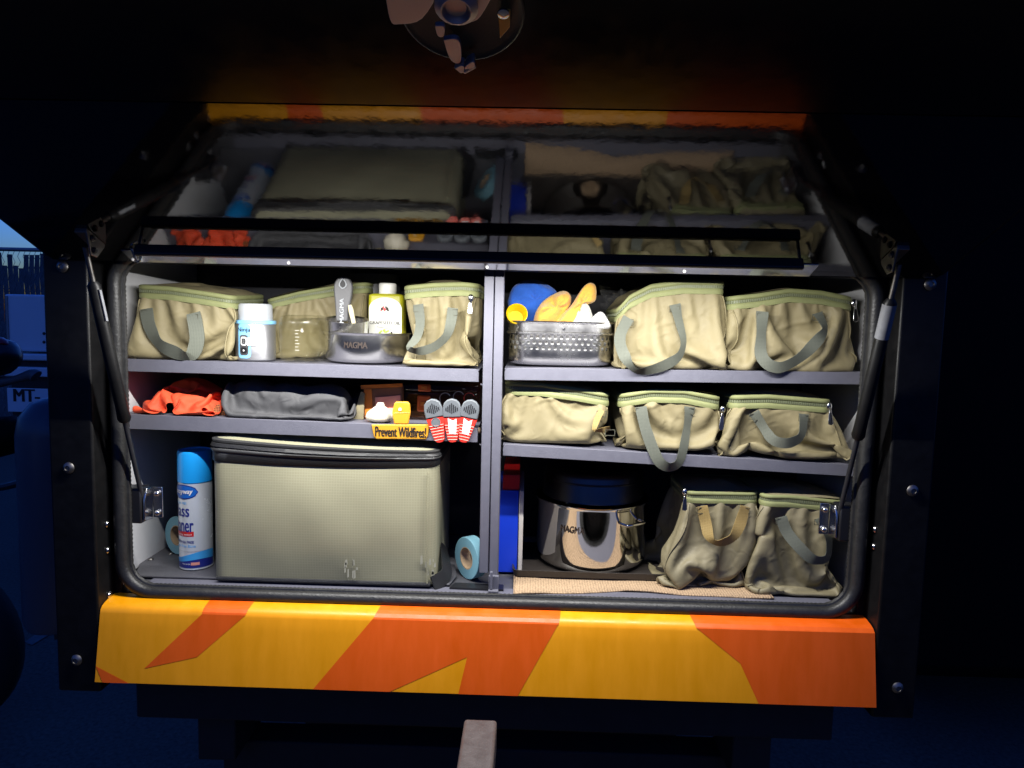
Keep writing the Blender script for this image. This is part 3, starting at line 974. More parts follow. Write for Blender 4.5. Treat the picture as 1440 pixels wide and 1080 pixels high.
# LED light bar on the hatch
xL, xR = pth(197, 352, 0.022)[0], pth(1140, 352, 0.022)[0]
TB = 0.152
xm, xh = (xL + xR) / 2, (xR - xL) / 2
bar = thing('light_bar', 'long slim black LED light bar fixed under the open hatch', 'light bar', tuple(hatch_at(xm, TB, 0.03)))
MB().obox(hatch_at(xm, TB, 0.0292), X1 * xh, HT * 0.0045, HN * 0.0096).build('housing', 'plastic_black', bar, bevel=0.003, seg=3)
e0 = hatch_at(xm, TB - 0.0074, 0.0336)
MB().obox(hatch_at(xm, TB - 0.0086, 0.0285), X1 * (xh - 0.012), HT * 0.0040, HN * 0.0046).build('led_carrier', 'plastic_black', bar)
# polished trim strip riveted to the hatch beside its hinge
tl, tr = pth(186, 366, 0.003)[0], pth(1141, 384, 0.003)[0]
trim = MB().obox(hatch_at((tl + tr) / 2, 0.0865, 0.0040), X1 * ((tr - tl) / 2), HT * 0.0205, HN * 0.0009).build('hinge_trim', 'alu', hatch, bevel=0.0008)
for x in (198, 410, 685, 965):
    MB().ball(pth(x, 374, 0.003) * V((1, 0, 0)) + hatch_at(0, 0.076, 0.0050), 0.0028, 10, 6).build('trim_rivet', 'print_white', hatch)
lz = MB().obox(e0, X1 * (xh - 0.012), HT * 0.0020, HN * 0.0006)
led = lz.build('led_strip', 'led', bar, smooth=False)
ld = bpy.data.lights.new('led_lamp', 'AREA')
ld.shape = 'RECTANGLE'
ld.size = 2 * (xh - 0.015)
ld.size_y = 0.004
ld.energy = LED_POWER
ld.spread = math.radians(LED_SPREAD)
ld.color = (1.0, 0.985, 0.96)
lo = bpy.data.objects.new('led_lamp', ld)
COL.objects.link(lo)
lo.parent = bar
aim = V((0, math.sin(math.radians(LED_AIM)), -math.cos(math.radians(LED_AIM))))
lo.matrix_parent_inverse = Matrix()
zax = Vector(-aim); xax = Vector((1, 0, 0)); yax = zax.cross(xax)
pos = e0 - HN * 0.0018 - BASE[bar]
lo.matrix_local = Matrix(((xax[0], yax[0], zax[0], pos[0]), (xax[1], yax[1], zax[1], pos[1]), (xax[2], yax[2], zax[2], pos[2]), (0, 0, 0, 1)))
for k in (-0.992, 0.992):
    MB().obox(hatch_at(xm + k * xh, TB - 0.002, 0.0105), X1 * 0.002, HT * 0.002, HN * 0.0092).build('mount', 'plastic_black', bar)

# rack arm on the tow receiver, reaching up in front of the rear panel
rack = thing('hitch_rack', 'square grey-brown steel hitch arm below the orange panel', 'hitch', (-0.03, -0.3, 0.0))
zt = 0.775
A, B = ptz(676, 1011, zt), ptz(668, 1078, zt)
ax = (A - B) / np.linalg.norm(A - B)
sd = V((ax[1], -ax[0], 0))
ctr = A - ax * 0.25
MB().obox(ctr - V((0, 0, 0.026)), ax * 0.25, sd * 0.0265, V((0, 0, 0.026))).build('arm', 'hitch', rack, bevel=0.005, seg=3)
e = A - ax * 0.47
MB().obox(e - V((0, 0, 0.21)), ax * 0.026, sd * 0.026, V((0, 0, 0.158))).build('upright', 'hitch', rack, bevel=0.005)
MB().box(e[0] - 0.03, e[0] + 0.03, e[1] - 0.03, 0.34, 0.345, 0.405).build('receiver_tube', 'hitch', rack, bevel=0.005)

# ------------------------------------------------------------------ soft bags: fabric draped by the cloth solver
BAG_GROUP = 'zip-top canvas storage bags packed on the shelves'

def soft_bag(label, rim, bot, Yf, depth, zb, seed, fill=0.75, back=0.0, mtl='khaki', lid_h=0.010, straps=(), strap_m='strap', pulls=(),
             ev=0.30, eh=0.20, lumps=3, trim_h=0.020, bulge=0.012, strap_w=0.026, yaw=0.0, collapse=1.0, crease=1.8, grav=0.9):
    """rim: photo polyline of the lower edge of the zip band, left to right; bot: left and right pixel x at the foot"""
    Rp = [pt(x, y, Yf) for x, y in rim]
    xs = np.array([p[0] for p in Rp]); zs = np.array([p[2] for p in Rp])
    W = xs[-1] - xs[0]
    yb = CAM  # foot width at shelf height
    ybot = lambda x: V((pt(x, 600, Yf)[0], Yf, zb))
    bx0, bx1 = ybot(bot[0])[0], ybot(bot[1])[0]
    ztop = zs.mean()
    H = ztop - zb
    step = 0.0062
    per = 2 * (W + depth)
    N = int(per / step) // 4 * 4
    rad = 0.016
    # unit rounded rectangle, starting at front-left going right
    pts = []
    w_, d_ = max(W, 0.01), depth
    for cx, cy, a0 in ((w_ - rad, rad, -90), (w_ - rad, d_ - rad, 0), (rad, d_ - rad, 90), (rad, rad, 180)):
        for i in range(7):
            t = math.radians(a0 + 15 * i)
            pts.append((cx + rad * math.cos(t), cy + rad * math.sin(t)))
    pts = np.array(pts)
    nxt = np.roll(pts, -1, 0)
    seg = np.linalg.norm(nxt - pts, axis=1)
    cum = np.concatenate([[0], np.cumsum(seg)])
    q = np.linspace(0, cum[-1], N, endpoint=False)
    lx = np.interp(q, cum, np.append(pts[:, 0], pts[0, 0])); ly = np.interp(q, cum, np.append(pts[:, 1], pts[0, 1]))
    u, v = lx / w_, ly / d_
    rimx = xs[0] + u * W
    rimz = np.interp(rimx, xs, zs) + back * v
    rimy = Yf + v * depth + yaw * (u - 0.5)
    rim3 = np.stack([rimx, rimy, rimz], 1)
    bot3 = np.stack([bx0 + u * (bx1 - bx0), Yf + 0.004 + v * depth + yaw * (u - 0.5), np.full(N, zb + 0.001)], 1)
    Nv = max(8, int(H / step))
    rings = 6
    cen = bot3.mean(0)
    rows = []
    for k in range(Nv + 1):
        s = k / Nv
        r = rim3 * (1 - s) + bot3 * s
        out = r - (rim3.mean(0) * (1 - s) + cen * s); out[:, 2] = 0
        out /= np.linalg.norm(out, axis=1, keepdims=True) + 1e-9
        rows.append(r + out * bulge * math.sin(math.pi * min(s * 1.0, 1)))
    for k in range(1, rings + 1):
        rows.append(bot3 * (1 - k / (rings + 0.5)) + cen * (k / (rings + 0.5)))
    P0 = np.array(rows)
    pinned = np.zeros(P0.shape[:2], bool)
    pinned[0] = True
    Mr = P0.shape[0]
    cu, cv = max(4, int(per / 0.055)), max(2, int(H / 0.05))
    sv = 1 + ev * field((Mr, N), (cv, cu), 0.9, seed + 1)
    su = 1 + eh * field((Mr, N), (cv, cu), 0.9, seed + 2)
    skew = 0.13 * (field((Mr, N), (cv, max(3, cu // 2)), 1.0, seed + 3) - 1) * crease
    su[0] = 1.0
    su[Nv + 1:] = 1.02; sv[Nv + 1:] = 1.02; skew[Nv:] = 0
    pf = (field((Mr, N), (max(3, int(H / 0.026)), max(6, int(per / 0.032) // 2 * 2)), 1.0, seed + 4) - 1) + 0.6 * (field((Mr, N), (max(4, int(H / 0.016)), max(8, int(per / 0.020))), 1.0, seed + 6) - 1)
    outv = P0 - P0.mean(1, keepdims=True); outv[..., 2] = 0
    outv /= np.linalg.norm(outv, axis=2, keepdims=True) + 1e-9
    env = np.zeros(Mr); env[:Nv + 1] = np.sin(np.pi * np.clip(np.linspace(0.02, 0.98, Nv + 1), 0, 1)) ** 0.5
    push = outv * (pf * env[:, None])[..., None] * 0.016 * crease
    r = np.random.default_rng(seed)
    c0 = (rim3.mean(0) + cen) / 2
    ell = [(V((c0[0], c0[1] + 0.012, zb + H * 0.40 * collapse)), V((W * 0.44, depth * 0.42, H * 0.38 * collapse)) * (0.45 + 0.55 * fill))]
    for i in range(lumps + 2):
        ell.append((V((c0[0] + r.uniform(-.36, .36) * W, Yf + depth * r.uniform(.16, .5), zb + H * r.uniform(.12, .62) * collapse)),
                    V((W * r.uniform(.12, .22), depth * r.uniform(.16, .30), H * r.uniform(.16, .32))) * (0.5 + 0.5 * fill)))
    x_lo, x_hi = min(xs[0], bx0) - 0.004, max(xs[-1], bx1) + 0.004
    y_lo = Yf - 0.024
    def coll(Q):
        for c, rad_ in ell:
            d = (Q - c) / rad_
            l2 = np.einsum('ij,ij->i', d, d)
            ins = l2 < 1
            if ins.any():
                l = np.sqrt(l2[ins])[:, None] + 1e-6
                Q[ins] = c + d[ins] / l * rad_
        np.clip(Q[:, 2], zb + 0.0008, None, out=Q[:, 2])
        np.clip(Q[:, 0], x_lo, x_hi, out=Q[:, 0])
        np.clip(Q[:, 1], y_lo, Yf + depth + 0.02, out=Q[:, 1])
        return Q
    P = cloth(P0, pinned, su, sv, coll, steps=55, iters=6, seed=seed, gravity=grav, bend=0.10, skew=skew, push=push, damp=0.88)
    base = (float(P[Nv, :, 0].mean()), float(P[Nv, :, 1].mean()), zb)
    bag = thing('canvas_bag', label, 'bag', base, BAG_GROUP)
    mb = MB()
    mb.grid(P.tolist(), closed_u=True)
    last = (Mr - 1) * N
    mb.f.append(tuple(range(last, last + N)))
    bo = mb.build('bag_body', mtl, bag, angle=180, sub=1)
    # rim trims
    tang = np.roll(rim3, -1, 0) - np.roll(rim3, 1, 0)
    outn = np.stack([tang[:, 1], -tang[:, 0], np.zeros(N)], 1)
    outn /= np.linalg.norm(outn, axis=1, keepdims=True) + 1e-9
    wob = (field((2, N), (1, 10), 1.0, seed + 5)[0] - 1) * 0.0012
    def band(name, prof, m, par):
        G = []
        for o_, h_ in prof:
            r_ = rim3 + outn * (o_ + wob[:, None]); r_ = r_ + V((0, 0, h_)); G.append(r_)
        b = MB(); b.grid([g_.tolist() for g_ in G], closed_u=True)
        return b.build(name, m, par, angle=70)
    th = trim_h
    band('lower_binding', [(-.001, -.006), (.0022, -.0055), (.0030, -.001), (.0022, th * .26), (-.001, th * .30)], 'trim', bag)
    zp = band('zipper', [(-.001, th * .27), (.0006, th * .28), (.0008, th * .60), (-.001, th * .62)], 'trim_dark', bag)
    band('upper_binding', [(-.001, th * .58), (.0024, th * .60), (.0034, th * .80), (.0026, th * 1.0), (-.002, th * 1.06)], 'trim', bag)
    tb = MB()
    L = np.linalg.norm(np.roll(rim3, -1, 0) - rim3, axis=1); cl = np.concatenate([[0], np.cumsum(L)])
    kt = int(cl[-1] / 0.0042)
    rc = np.vstack([rim3, rim3[:1]]); oc = np.vstack([outn, outn[:1]])
    for i in range(kt):
        t_ = cl[-1] * i / kt
        c_ = V([np.interp(t_, cl, rc[:, j]) for j in range(3)]); o_ = V([np.interp(t_, cl, oc[:, j]) for j in range(3)])
        sdir = V((-o_[1], o_[0], 0))
        tb.obox(c_ + o_ * 0.0016 + V((0, 0, th * 0.44)), sdir * 0.0012, o_ * 0.0011, V((0, 0, 0.0026)))
    tb.build('zipper_teeth', 'teeth', zp, smooth=False, kind='stuff')
    # lid
    lid = MB()
    cl_ = rim3.mean(0)
    G = []
    for k in range(7):
        s = k / 6.6
        r_ = rim3 * (1 - s) + cl_ * s
        r_[:, 2] = rim3[:, 2] * (1 - s) + cl_[2] * s + th * 1.03 + lid_h * math.sin(math.pi / 2 * s) + (field((8, N), (3, 6), 1.0, seed + 9)[k] - 1) * 0.004
        G.append(r_.tolist())
    lid.grid(G, closed_u=True)
    lid.f.append(tuple(range(6 * N, 7 * N)))
    lid.build('lid', mtl, bag, angle=180)
    # side seam piping down the two front corners
    jl, jr = int(np.argmin(np.abs(u - 0.03) + (v > 0.2) * 9)), int(np.argmin(np.abs(u - 0.97) + (v > 0.2) * 9))
    for j in (jl, jr):
        MB().tube([P[i, j] + V((0, -0.0006, 0)) for i in range(1, Nv - 1)], 0.0016, 6).build('seam', mtl, bag, angle=180)
    FV = P.reshape(-1, 3)
    def front_y(X, Z, rad=0.014):
        m_ = (np.abs(FV[:, 0] - X) < rad) & (np.abs(FV[:, 2] - Z) < rad)
        return FV[m_, 1].min() if m_.any() else Yf
    bag['_'] = 0
    del bag['_']
    for path in straps:
        wpx = None
        Q = []
        for p in path:
            x, y = p[0], p[1]
            off = p[2] if len(p) > 2 else 0.004
            Y = Yf
            for _ in range(3):
                w3 = pt(x, y, Y); Y = front_y(w3[0], w3[2], 0.016) - off
                if w3[2] < zb + 0.010: Y = min(Y, YS - 0.009)
            Q.append(pt(x, y, Y))
        for _ in range(2):           # round the turns of the webbing
            Qn = [Q[0]]
            for a_, b_ in zip(Q, Q[1:]):
                Qn += [a_ * 0.78 + b_ * 0.22, a_ * 0.22 + b_ * 0.78]
            Q = Qn + [Q[-1]]
        D = [Q[0]]
        for a_, b_ in zip(Q, Q[1:]):
            if np.linalg.norm(b_ - a_) < 1e-5: continue
            k = max(1, int(np.linalg.norm(b_ - a_) / 0.007))
            D += [a_ + (b_ - a_) * i / k for i in range(1, k + 1)]
        ys = np.array([d_[1] for d_ in D])
        for _ in range(3):
            sm = np.convolve(np.pad(ys, 1, mode='edge'), [.25, .5, .25], 'valid'); ys = np.minimum(sm, ys)
        ys = ys - 0.004 * np.sin(np.linspace(0, math.pi, len(ys)))
        for i, d_ in enumerate(D): d_[1] = ys[i]
        k_ = len(D)
        tw_ = (field((2, k_), (1, max(3, k_ // 5)), 1.0, seed + 13, periodic=False)[0] - 1) * 0.5 * np.minimum(1, np.minimum(np.arange(k_), np.arange(k_)[::-1]) / 3)
        Dn = np.array(D); sg = np.diff(Dn, axis=0); sg /= np.linalg.norm(sg, axis=1, keepdims=True) + 1e-9
        cv_ = np.zeros(k_); cv_[1:-1] = np.arccos(np.clip((sg[1:] * sg[:-1]).sum(1), -1, 1))
        for _ in range(3): cv_ = np.convolve(np.pad(cv_, 1, mode='edge'), [.25, .5, .25], 'valid')
        tw_ = tw_ + np.minimum(cv_ * 2.6, 0.75)
        rb = ribbon(D, strap_w, twist=tw_)
        h_ = rb.build('handle', strap_m, bag, angle=25)
        for e_ in (D[0], D[-1]):     # stitched end patch
            sq = MB()
            for dx, dz, sx, sz in ((0, -.003, .009, .0006), (0, -.014, .009, .0006), (-.009, -.0085, .0006, .0055), (.009, -.0085, .0006, .0055)):
                sq.box(e_[0] + dx - sx, e_[0] + dx + sx, e_[1] - .0014, e_[1] - .0009, e_[2] + dz - sz, e_[2] + dz + sz)
            sq.build('stitching', 'stitch', h_, smooth=False)
    for (x0, y0), (x1, y1) in pulls:
        w3 = pt(x0, y0, Yf - 0.012); w4 = pt(x1, y1, Yf - 0.016)
        sl = MB().ball(w3, (0.0055, 0.004, 0.0075), 12, 8)
        sl.tube([w3 + V((0, -.002, -.002)), w3 + V((0, -.008, -.004)), w3 + V((0, -.006, -.011))], 0.0016, 8)
        zpull = sl.build('zipper_pull', 'chrome', bag)
        d = w4 - w3; ln = np.linalg.norm(d); d /= ln
        sdv = np.cross(d, V((0, 1.0, 0))); sdv /= np.linalg.norm(sdv)
        s0 = w3 + d * 0.007 + V((0, -.005, 0))
        def P_(a_, b_): return s0 + d * a_ * (ln - .007) + sdv * b_
        out = [P_(0, -.0022), P_(.75, -.0046), P_(.95, -.0046), P_(1.02, -.002), P_(1.02, .002), P_(.95, .0046), P_(.75, .0046), P_(0, .0022)]
        MB().prism(out, (0, 0.0018, 0)).build('pull_tab', 'chrome', zpull, bevel=0.0005)
    return bag

soft_bag('tan zip-top bag against the white side wall on the upper left shelf', [(193, 415), (240, 418), (290, 425), (327, 431)], (191, 332), 0.085, 0.17, ZTL + 0.001, 11, fill=0.75,
         straps=[[(206, 434), (209, 455), (220, 478), (231, 489, .006), (262, 501, .010), (273, 500, .012), (279, 478, .006), (276, 458), (272, 440)]], back=0.008, strap_w=0.0262)
soft_bag('tan zip-top bag standing behind the clear jar', [(376, 432), (420, 421), (480, 411), (515, 408)], (372, 520), 0.195, 0.15, ZTL + 0.001, 23, fill=0.9, trim_h=0.016)
soft_bag('tan zip-top bag beside the centre post on the upper left shelf', [(569, 417), (610, 413), (650, 412), (672, 414)], (568, 668), 0.080, 0.18, ZTL + 0.001, 35, fill=0.6,
         straps=[[(588, 428), (592, 455), (587, 476, .008), (572, 490, .014), (590, 495, .016), (612, 488, .010), (630, 472, .006), (635, 450), (637, 433)]],
         pulls=[((662, 419), (661, 441))], ev=0.34, eh=0.22, strap_w=0.020)
soft_bag('tan zip-top bag beside the perforated steel basket on the upper right shelf', [(868, 449), (885, 430), (915, 415), (960, 409), (1018, 410)], (872, 1020), 0.085, 0.18, ZTR + 0.001, 47, fill=0.95,
         straps=[[(884, 447), (872, 468, .010), (871, 485, .012), (884, 514, .012), (898, 524, .016), (930, 516, .014), (956, 502, .008), (962, 480), (955, 455), (949, 428)]], back=0.0, eh=0.14, ev=0.22, strap_w=0.022)
soft_bag('tan zip-top bag at the right end of the upper right shelf', [(1026, 432), (1065, 428), (1110, 421), (1155, 424), (1198, 433)], (1030, 1200), 0.085, 0.17, ZTR + 0.001, 59, fill=0.85,
         straps=[[(1072, 438), (1070, 470), (1068, 500, .008), (1080, 514, .014), (1098, 518, .016), (1125, 503, .012), (1150, 478, .008), (1162, 462), (1149, 440)]],
         pulls=[((1201, 426), (1202, 452))], strap_w=0.022)
soft_bag('crumpled tan zip-top bag beside the centre post on the tilted right shelf', [(712, 551), (760, 553), (812, 560), (855, 568)], (706, 852), 0.085, 0.17, ZMR(0.1) + 0.002, 61, fill=0.22, lid_h=0.016,
         straps=[[(846, 576), (838, 592, .006), (834, 606, .010), (850, 604, .020), (858, 602, .028)]], strap_m='strap_tan', strap_w=0.012, ev=0.42, eh=0.26, lumps=2)
soft_bag('crumpled tan zip-top bag in the middle of the tilted right shelf', [(872, 569), (915, 562), (962, 563), (1012, 573)], (868, 1008), 0.080, 0.17, ZMR(0.28) + 0.002, 73, fill=0.55,
         straps=[[(901, 572), (906, 598), (915, 625, .006), (926, 650, .014), (940, 658, .020), (955, 652, .018), (962, 625, .008), (966, 598), (970, 572)]],
         pulls=[((1016, 576), (1013, 604))], ev=0.36, eh=0.24, strap_w=0.022)
soft_bag('crumpled tan zip-top bag at the right end of the tilted shelf', [(1030, 571), (1080, 570), (1130, 574), (1168, 577)], (1010, 1200), 0.078, 0.17, ZMR(0.55) + 0.002, 85, fill=0.42,
         straps=[[(1060, 580), (1072, 600), (1086, 620, .010), (1108, 624, .014), (1128, 614, .010), (1130, 582)]],
         pulls=[((1166, 571), (1167, 597))], ev=0.45, eh=0.28, strap_w=0.021, bulge=0.03)
soft_bag('olive zip-top bag with ochre handles on the beige liner', [(966, 703), (1000, 704), (1066, 705)], (932, 1056), 0.085, 0.16, ZF + 0.006, 97, fill=0.75, mtl='khaki_dark',
         straps=[[(987, 712), (992, 735), (996, 758, .008), (1010, 764, .014), (1030, 757, .014), (1040, 738, .008), (1048, 712)]], strap_m='strap_tan',
         pulls=[((963, 692), (962, 717))], ev=0.34, eh=0.22, strap_w=0.022, trim_h=0.017, bulge=0.022)
soft_bag('slumped olive zip-top bag with grey handles in the lower right corner', [(1074, 708), (1110, 709), (1150, 713), (1184, 717)], (1064, 1188), 0.072, 0.16, ZF + 0.004, 109, fill=0.38, mtl='khaki_dark',
         straps=[[(1098, 727), (1105, 748), (1122, 768, .010), (1142, 788, .014), (1164, 786, .012), (1166, 755, .006), (1152, 728)]],
         ev=0.46, eh=0.28, strap_w=0.022, trim_h=0.017, bulge=0.024)

# ------------------------------------------------------------------ cooler bag
def cooler():
    Yf = 0.045
    zb = ZF + 0.010
    xl, xr = pt(297, 700, Yf)[0], pt(614, 700, Yf)[0]
    zt = pt(455, 656, Yf)[2]
    D = 0.26
    t = thing('cooler_bag', 'large grey-green ripstop cooler bag with black zip lid', 'cooler bag', ((xl + xr) / 2, Yf + D / 2, zb))
    nx, ny, nz = 34, 18, 18
    r = 0.020
    def sec(z, s, top_in=0.0):
        w, d = (xr - xl) - 0.0, D
        k = 64
        out = []
        per = rrect(w, d, r, 4)
        P = [((xl + xr) / 2 + a, Yf + D / 2 + b_) for a, b_ in per]
        # resample
        L = [0]
        for a, b_ in zip(P, P[1:] + P[:1]): L.append(L[-1] + math.hypot(b_[0] - a[0], b_[1] - a[1]))
        PX = [p[0] for p in P] + [P[0][0]]; PY = [p[1] for p in P] + [P[0][1]]
        for i in range(128):
            q = L[-1] * i / 128
            x, y = float(np.interp(q, L, PX)), float(np.interp(q, L, PY))
            cx, cy = (xl + xr) / 2, Yf + D / 2
            bul = 0.010 * math.sin(math.pi * s) * math.cos(math.pi * max(-0.5, min(0.5, (x - cx) / w))) if y < cy else 0
            y -= bul
            wig = 0.0004 * math.sin(9 * x * 5 + z * 31) + 0.0003 * math.sin(23 * x - z * 47)
            y += wig if y < cy else 0
            out.append((x, y, z + (0.006 * ((x - cx) / (w / 2)) ** 2 if s == 1 else 0)))
        return out
    G = [sec(zb + (zt - zb) * s, s) for s in np.linspace(0, 1, 20)]
    b = MB(); b.grid(G, closed_u=True); b.f.append(tuple(range(127, -1, -1)))
    b.build('bag_body', 'ripstop', t, angle=60)
    top = G[-1]
    c = V(top).mean(0)
    outn = [V(p) - c for p in top]
    outn = [V((o[0], o[1], 0)) / (math.hypot(o[0], o[1]) + 1e-9) for o in outn]
    def band(name, prof, m, par, zf=None):
        GG = []
        for o_, h_ in prof:
            GG.append([V(p) + n_ * o_ + V((0, 0, h_ * (1.0 if zf is None else zf(p[0])))) for p, n_ in zip(top, outn)])
        q = MB(); q.grid(GG, closed_u=True)
        return q.build(name, m, par, angle=60)
    fold = lambda x: 0.75 + 0.35 * (xr - x) / (xr - xl)
    band('zip_panel', [(0.0, -0.002), (0.003, 0.000), (0.003, 0.018), (-0.004, 0.020)], 'zip_black', t)
    z_ = band('zipper', [(0.002, 0.016), (0.006, 0.018), (0.007, 0.022), (0.003, 0.025), (-0.004, 0.025)], 'zip_grey', t, fold)
    band('upper_zip_fold', [(-0.002, 0.024), (0.007, 0.027), (0.004, 0.033), (-0.012, 0.034)], 'zip_black', t, fold)
    band('piping', [(-0.006, 0.033), (0.003, 0.035), (0.004, 0.039), (-0.006, 0.041)], 'zip_grey', t, fold)
    lid = []
    for k in range(6):
        s = k / 5.6
        lid.append([V(p) * V((1 - s, 1 - s, 0)) + c * V((s, s, 0)) + n_ * -0.004 * (1 - s) + V((0, 0, p[2] * (1 - s) + c[2] * s + 0.040 * fold(p[0]) + 0.012 * math.sin(math.pi / 2 * s))) for p, n_ in zip(top, outn)])
    q = MB(); q.grid(lid, closed_u=True); q.f.append(tuple(range(5 * 128, 6 * 128)))
    q.build('lid', 'ripstop', t, angle=60)
    # raised edge seam and scuffs
    for x in (xr - 0.016,):
        MB().tube([(x, Yf - 0.0045 - 0.003 * math.sin(math.pi * s), zb + (zt - zb) * s) for s in np.linspace(0.02, 0.98, 14)], 0.0016, 6).build('seam', 'ripstop', t)
    MB().tube([(xl + 0.01 + (xr - xl - 0.02) * s, Yf - 0.002, zb + 0.0015) for s in np.linspace(0, 1, 12)], 0.0045, 8).build('base_piping', 'zip_black', t)
    rr = random.Random(3)
    for cx_, cy_, n_ in ((492, 803, 9), (598, 800, 8)):
        sc = MB()
        for i in range(n_):
            a = pt(cx_ + rr.uniform(-14, 14), cy_ + rr.uniform(-12, 8), Yf - 0.0135)
            w_, h_ = rr.uniform(.0008, .003), rr.uniform(.002, .010)
            a[1] = Yf - 0.0062 - 0.004 * (1 if cx_ < 550 else 0)
            sc.add([a + V((-w_, 0, -h_)), a + V((w_, 0, -h_ * .7)), a + V((w_ * .6, 0, h_)), a + V((-w_ * .8, 0, h_ * .8))], [(0, 1, 2, 3)])
        sc.build('scuff_mark', 'ripstop_scuff', t, smooth=False)
    # carry strap lying beside the bag
    ps_ = [(xr + 0.002, Yf + 0.10, zb + 0.050), (xr + 0.014, Yf + 0.05, zb + 0.034), (xr + 0.018, Yf + 0.02, zb + 0.014), (xr - 0.004, Yf - 0.006, zb + 0.004)]
    ribbon(smooth_path(ps_, 5), 0.030, 0.003, nrm=(0.8, -0.5, 0.3)).build('carry_strap', 'zip_black', t)
    return t
cooler()

# ------------------------------------------------------------------ upper left shelf
def blender():
    c = pt(360, 512, 0.125); r = 0.0388
    cx, cy, z0 = c[0], 0.125, ZTL + 0.001
    H = 0.116
    t = thing('portable_blender', 'blue and steel portable blender with pale grey cap', 'blender', (cx, cy, z0))
    MB().lathe((cx, cy, z0), [(0, 0), (r - 0.003, 0), (r, 0.003), (r, 0.0745), (r - 0.001, 0.076), (0, 0.076)], 48).build('base', 'blender_steel', t)
    MB().lathe((cx, cy, z0), [(r, 0.0735), (r + 0.0012, 0.0745), (r + 0.0012, 0.0795), (r - 0.0010, 0.081), (r - 0.006, 0.081)], 48).build('collar', 'badge_blue', t)
    MB().lathe((cx, cy, z0), [(r - 0.0065, 0.0805), (r - 0.0055, 0.083), (r - 0.006, 0.110), (r - 0.008, 0.1135), (r - 0.011, 0.1145), (0, 0.1148)], 48).build('cap', 'plastic_grey', t)
    a0, a1 = -0.58, 0.14
    bd = cyl_patch(cx, cy, r + 0.0006, a0, a1, z0 + 0.006, z0 + 0.0745, 0.008).build('badge', 'badge_blue', t)
    cyl_patch(cx, cy, r + 0.0010, a0 + 0.11, a1 - 0.12, z0 + 0.012, z0 + 0.052, 0.006).build('keypad', 'plastic_dark', bd)
    am = (a0 + a1) / 2 - 0.005
    cyl_patch(cx, cy, r + 0.0013, am - 0.17, am + 0.17, z0 + 0.0315, z0 + 0.0485, 0.004).build('button', 'print_white', bd)
    cyl_patch(cx, cy, r + 0.0016, am - 0.115, am + 0.115, z0 + 0.0345, z0 + 0.0455, 0.002).build('button_face', 'plastic_black', bd)
    cyl_patch(cx, cy, r + 0.0013, am - 0.17, am + 0.17, z0 + 0.0155, z0 + 0.0275, 0.004).build('button', 'plastic_black', bd)
    cyl_patch(cx, cy, r + 0.0016, am - 0.045, am + 0.045, z0 + 0.0195, z0 + 0.0235, 0.0018).build('button_face', 'print_white', bd)
    for k in (0.038, 0.042): cyl_patch(cx, cy, r + 0.0018, am - 0.06, am + 0.06, z0 + k - .0006, z0 + k + .0006).build('button_print', 'print_grey', bd)
    text('Ninja', (0, 0, z0 + 0.0615), 0.029, 0.0110, 'print_black', bd, cyl=(cx, cy, r + 0.0009, am - 0.01), fat=0.0004)
    st = cyl_patch(cx, cy, r + 0.0022, am + 0.20, am + 0.66, z0 + 0.031, z0 + 0.047).build('sticker', 'label_white', t)
    for k in range(5): cyl_patch(cx, cy, r + 0.0025, am + 0.26, am + (0.60 if k % 2 else 0.52), z0 + 0.034 + k * .0026, z0 + 0.0346 + k * .0026).build('sticker_print', 'clip_light', st)
blender()

def jar():
    c = pt(420, 512, 0.125)
    x0, x1 = pt(390, 500, 0.10)[0], pt(449, 500, 0.10)[0]
    z0 = ZTL + 0.001; h = pt(420, 443, 0.10)[2] - z0
    t = thing('plastic_jar', 'clear square plastic jar between the blender and the steel pan', 'jar', ((x0 + x1) / 2, 0.14, z0))
    cx, cy = (x0 + x1) / 2, 0.142
    w = x1 - x0
    def ring(k, z, rr): return [(cx + a, cy + b, z) for a, b in rrect(w * k, w * k, rr, 5)]
    prof = [(0.80, 0.0), (0.97, 0.004), (1.0, 0.012), (1.0, h * 0.80), (0.97, h * 0.93), (0.86, h * 0.985), (0.70, h)]
    b = MB(); b.grid([ring(k, z0 + z, 0.014 * k) for k, z in prof], closed_u=True)
    n = len(ring(1, 0, .01))
    b.f.append(tuple(range(n - 1, -1, -1))); b.f.append(tuple(range(6 * n, 7 * n)))
    b.build('jar_wall', 'jar', t, angle=60)
    b = MB(); b.grid([ring(k * 0.93, z0 + 0.003 + z * 0.965, 0.012 * k) for k, z in prof], closed_u=True)
    b.f.append(tuple(range(n - 1, -1, -1))); b.f.append(tuple(range(6 * n, 7 * n)))
    b.build('jar_inner_wall', 'jar', t, angle=60)
    fy = cy - w / 2 - 0.0006
    text('6', (cx + 0.008, fy, z0 + h * 0.68), 0.005, 0.008, 'label_white', t)
    for k in range(7):
        MB().box(cx - 0.006, cx - (0.000 if k % 2 else -0.002), fy, fy + 0.0004, z0 + h * (0.25 + 0.07 * k), z0 + h * (0.25 + 0.07 * k) + 0.0007).build('measure_mark', 'label_white', t)
jar()

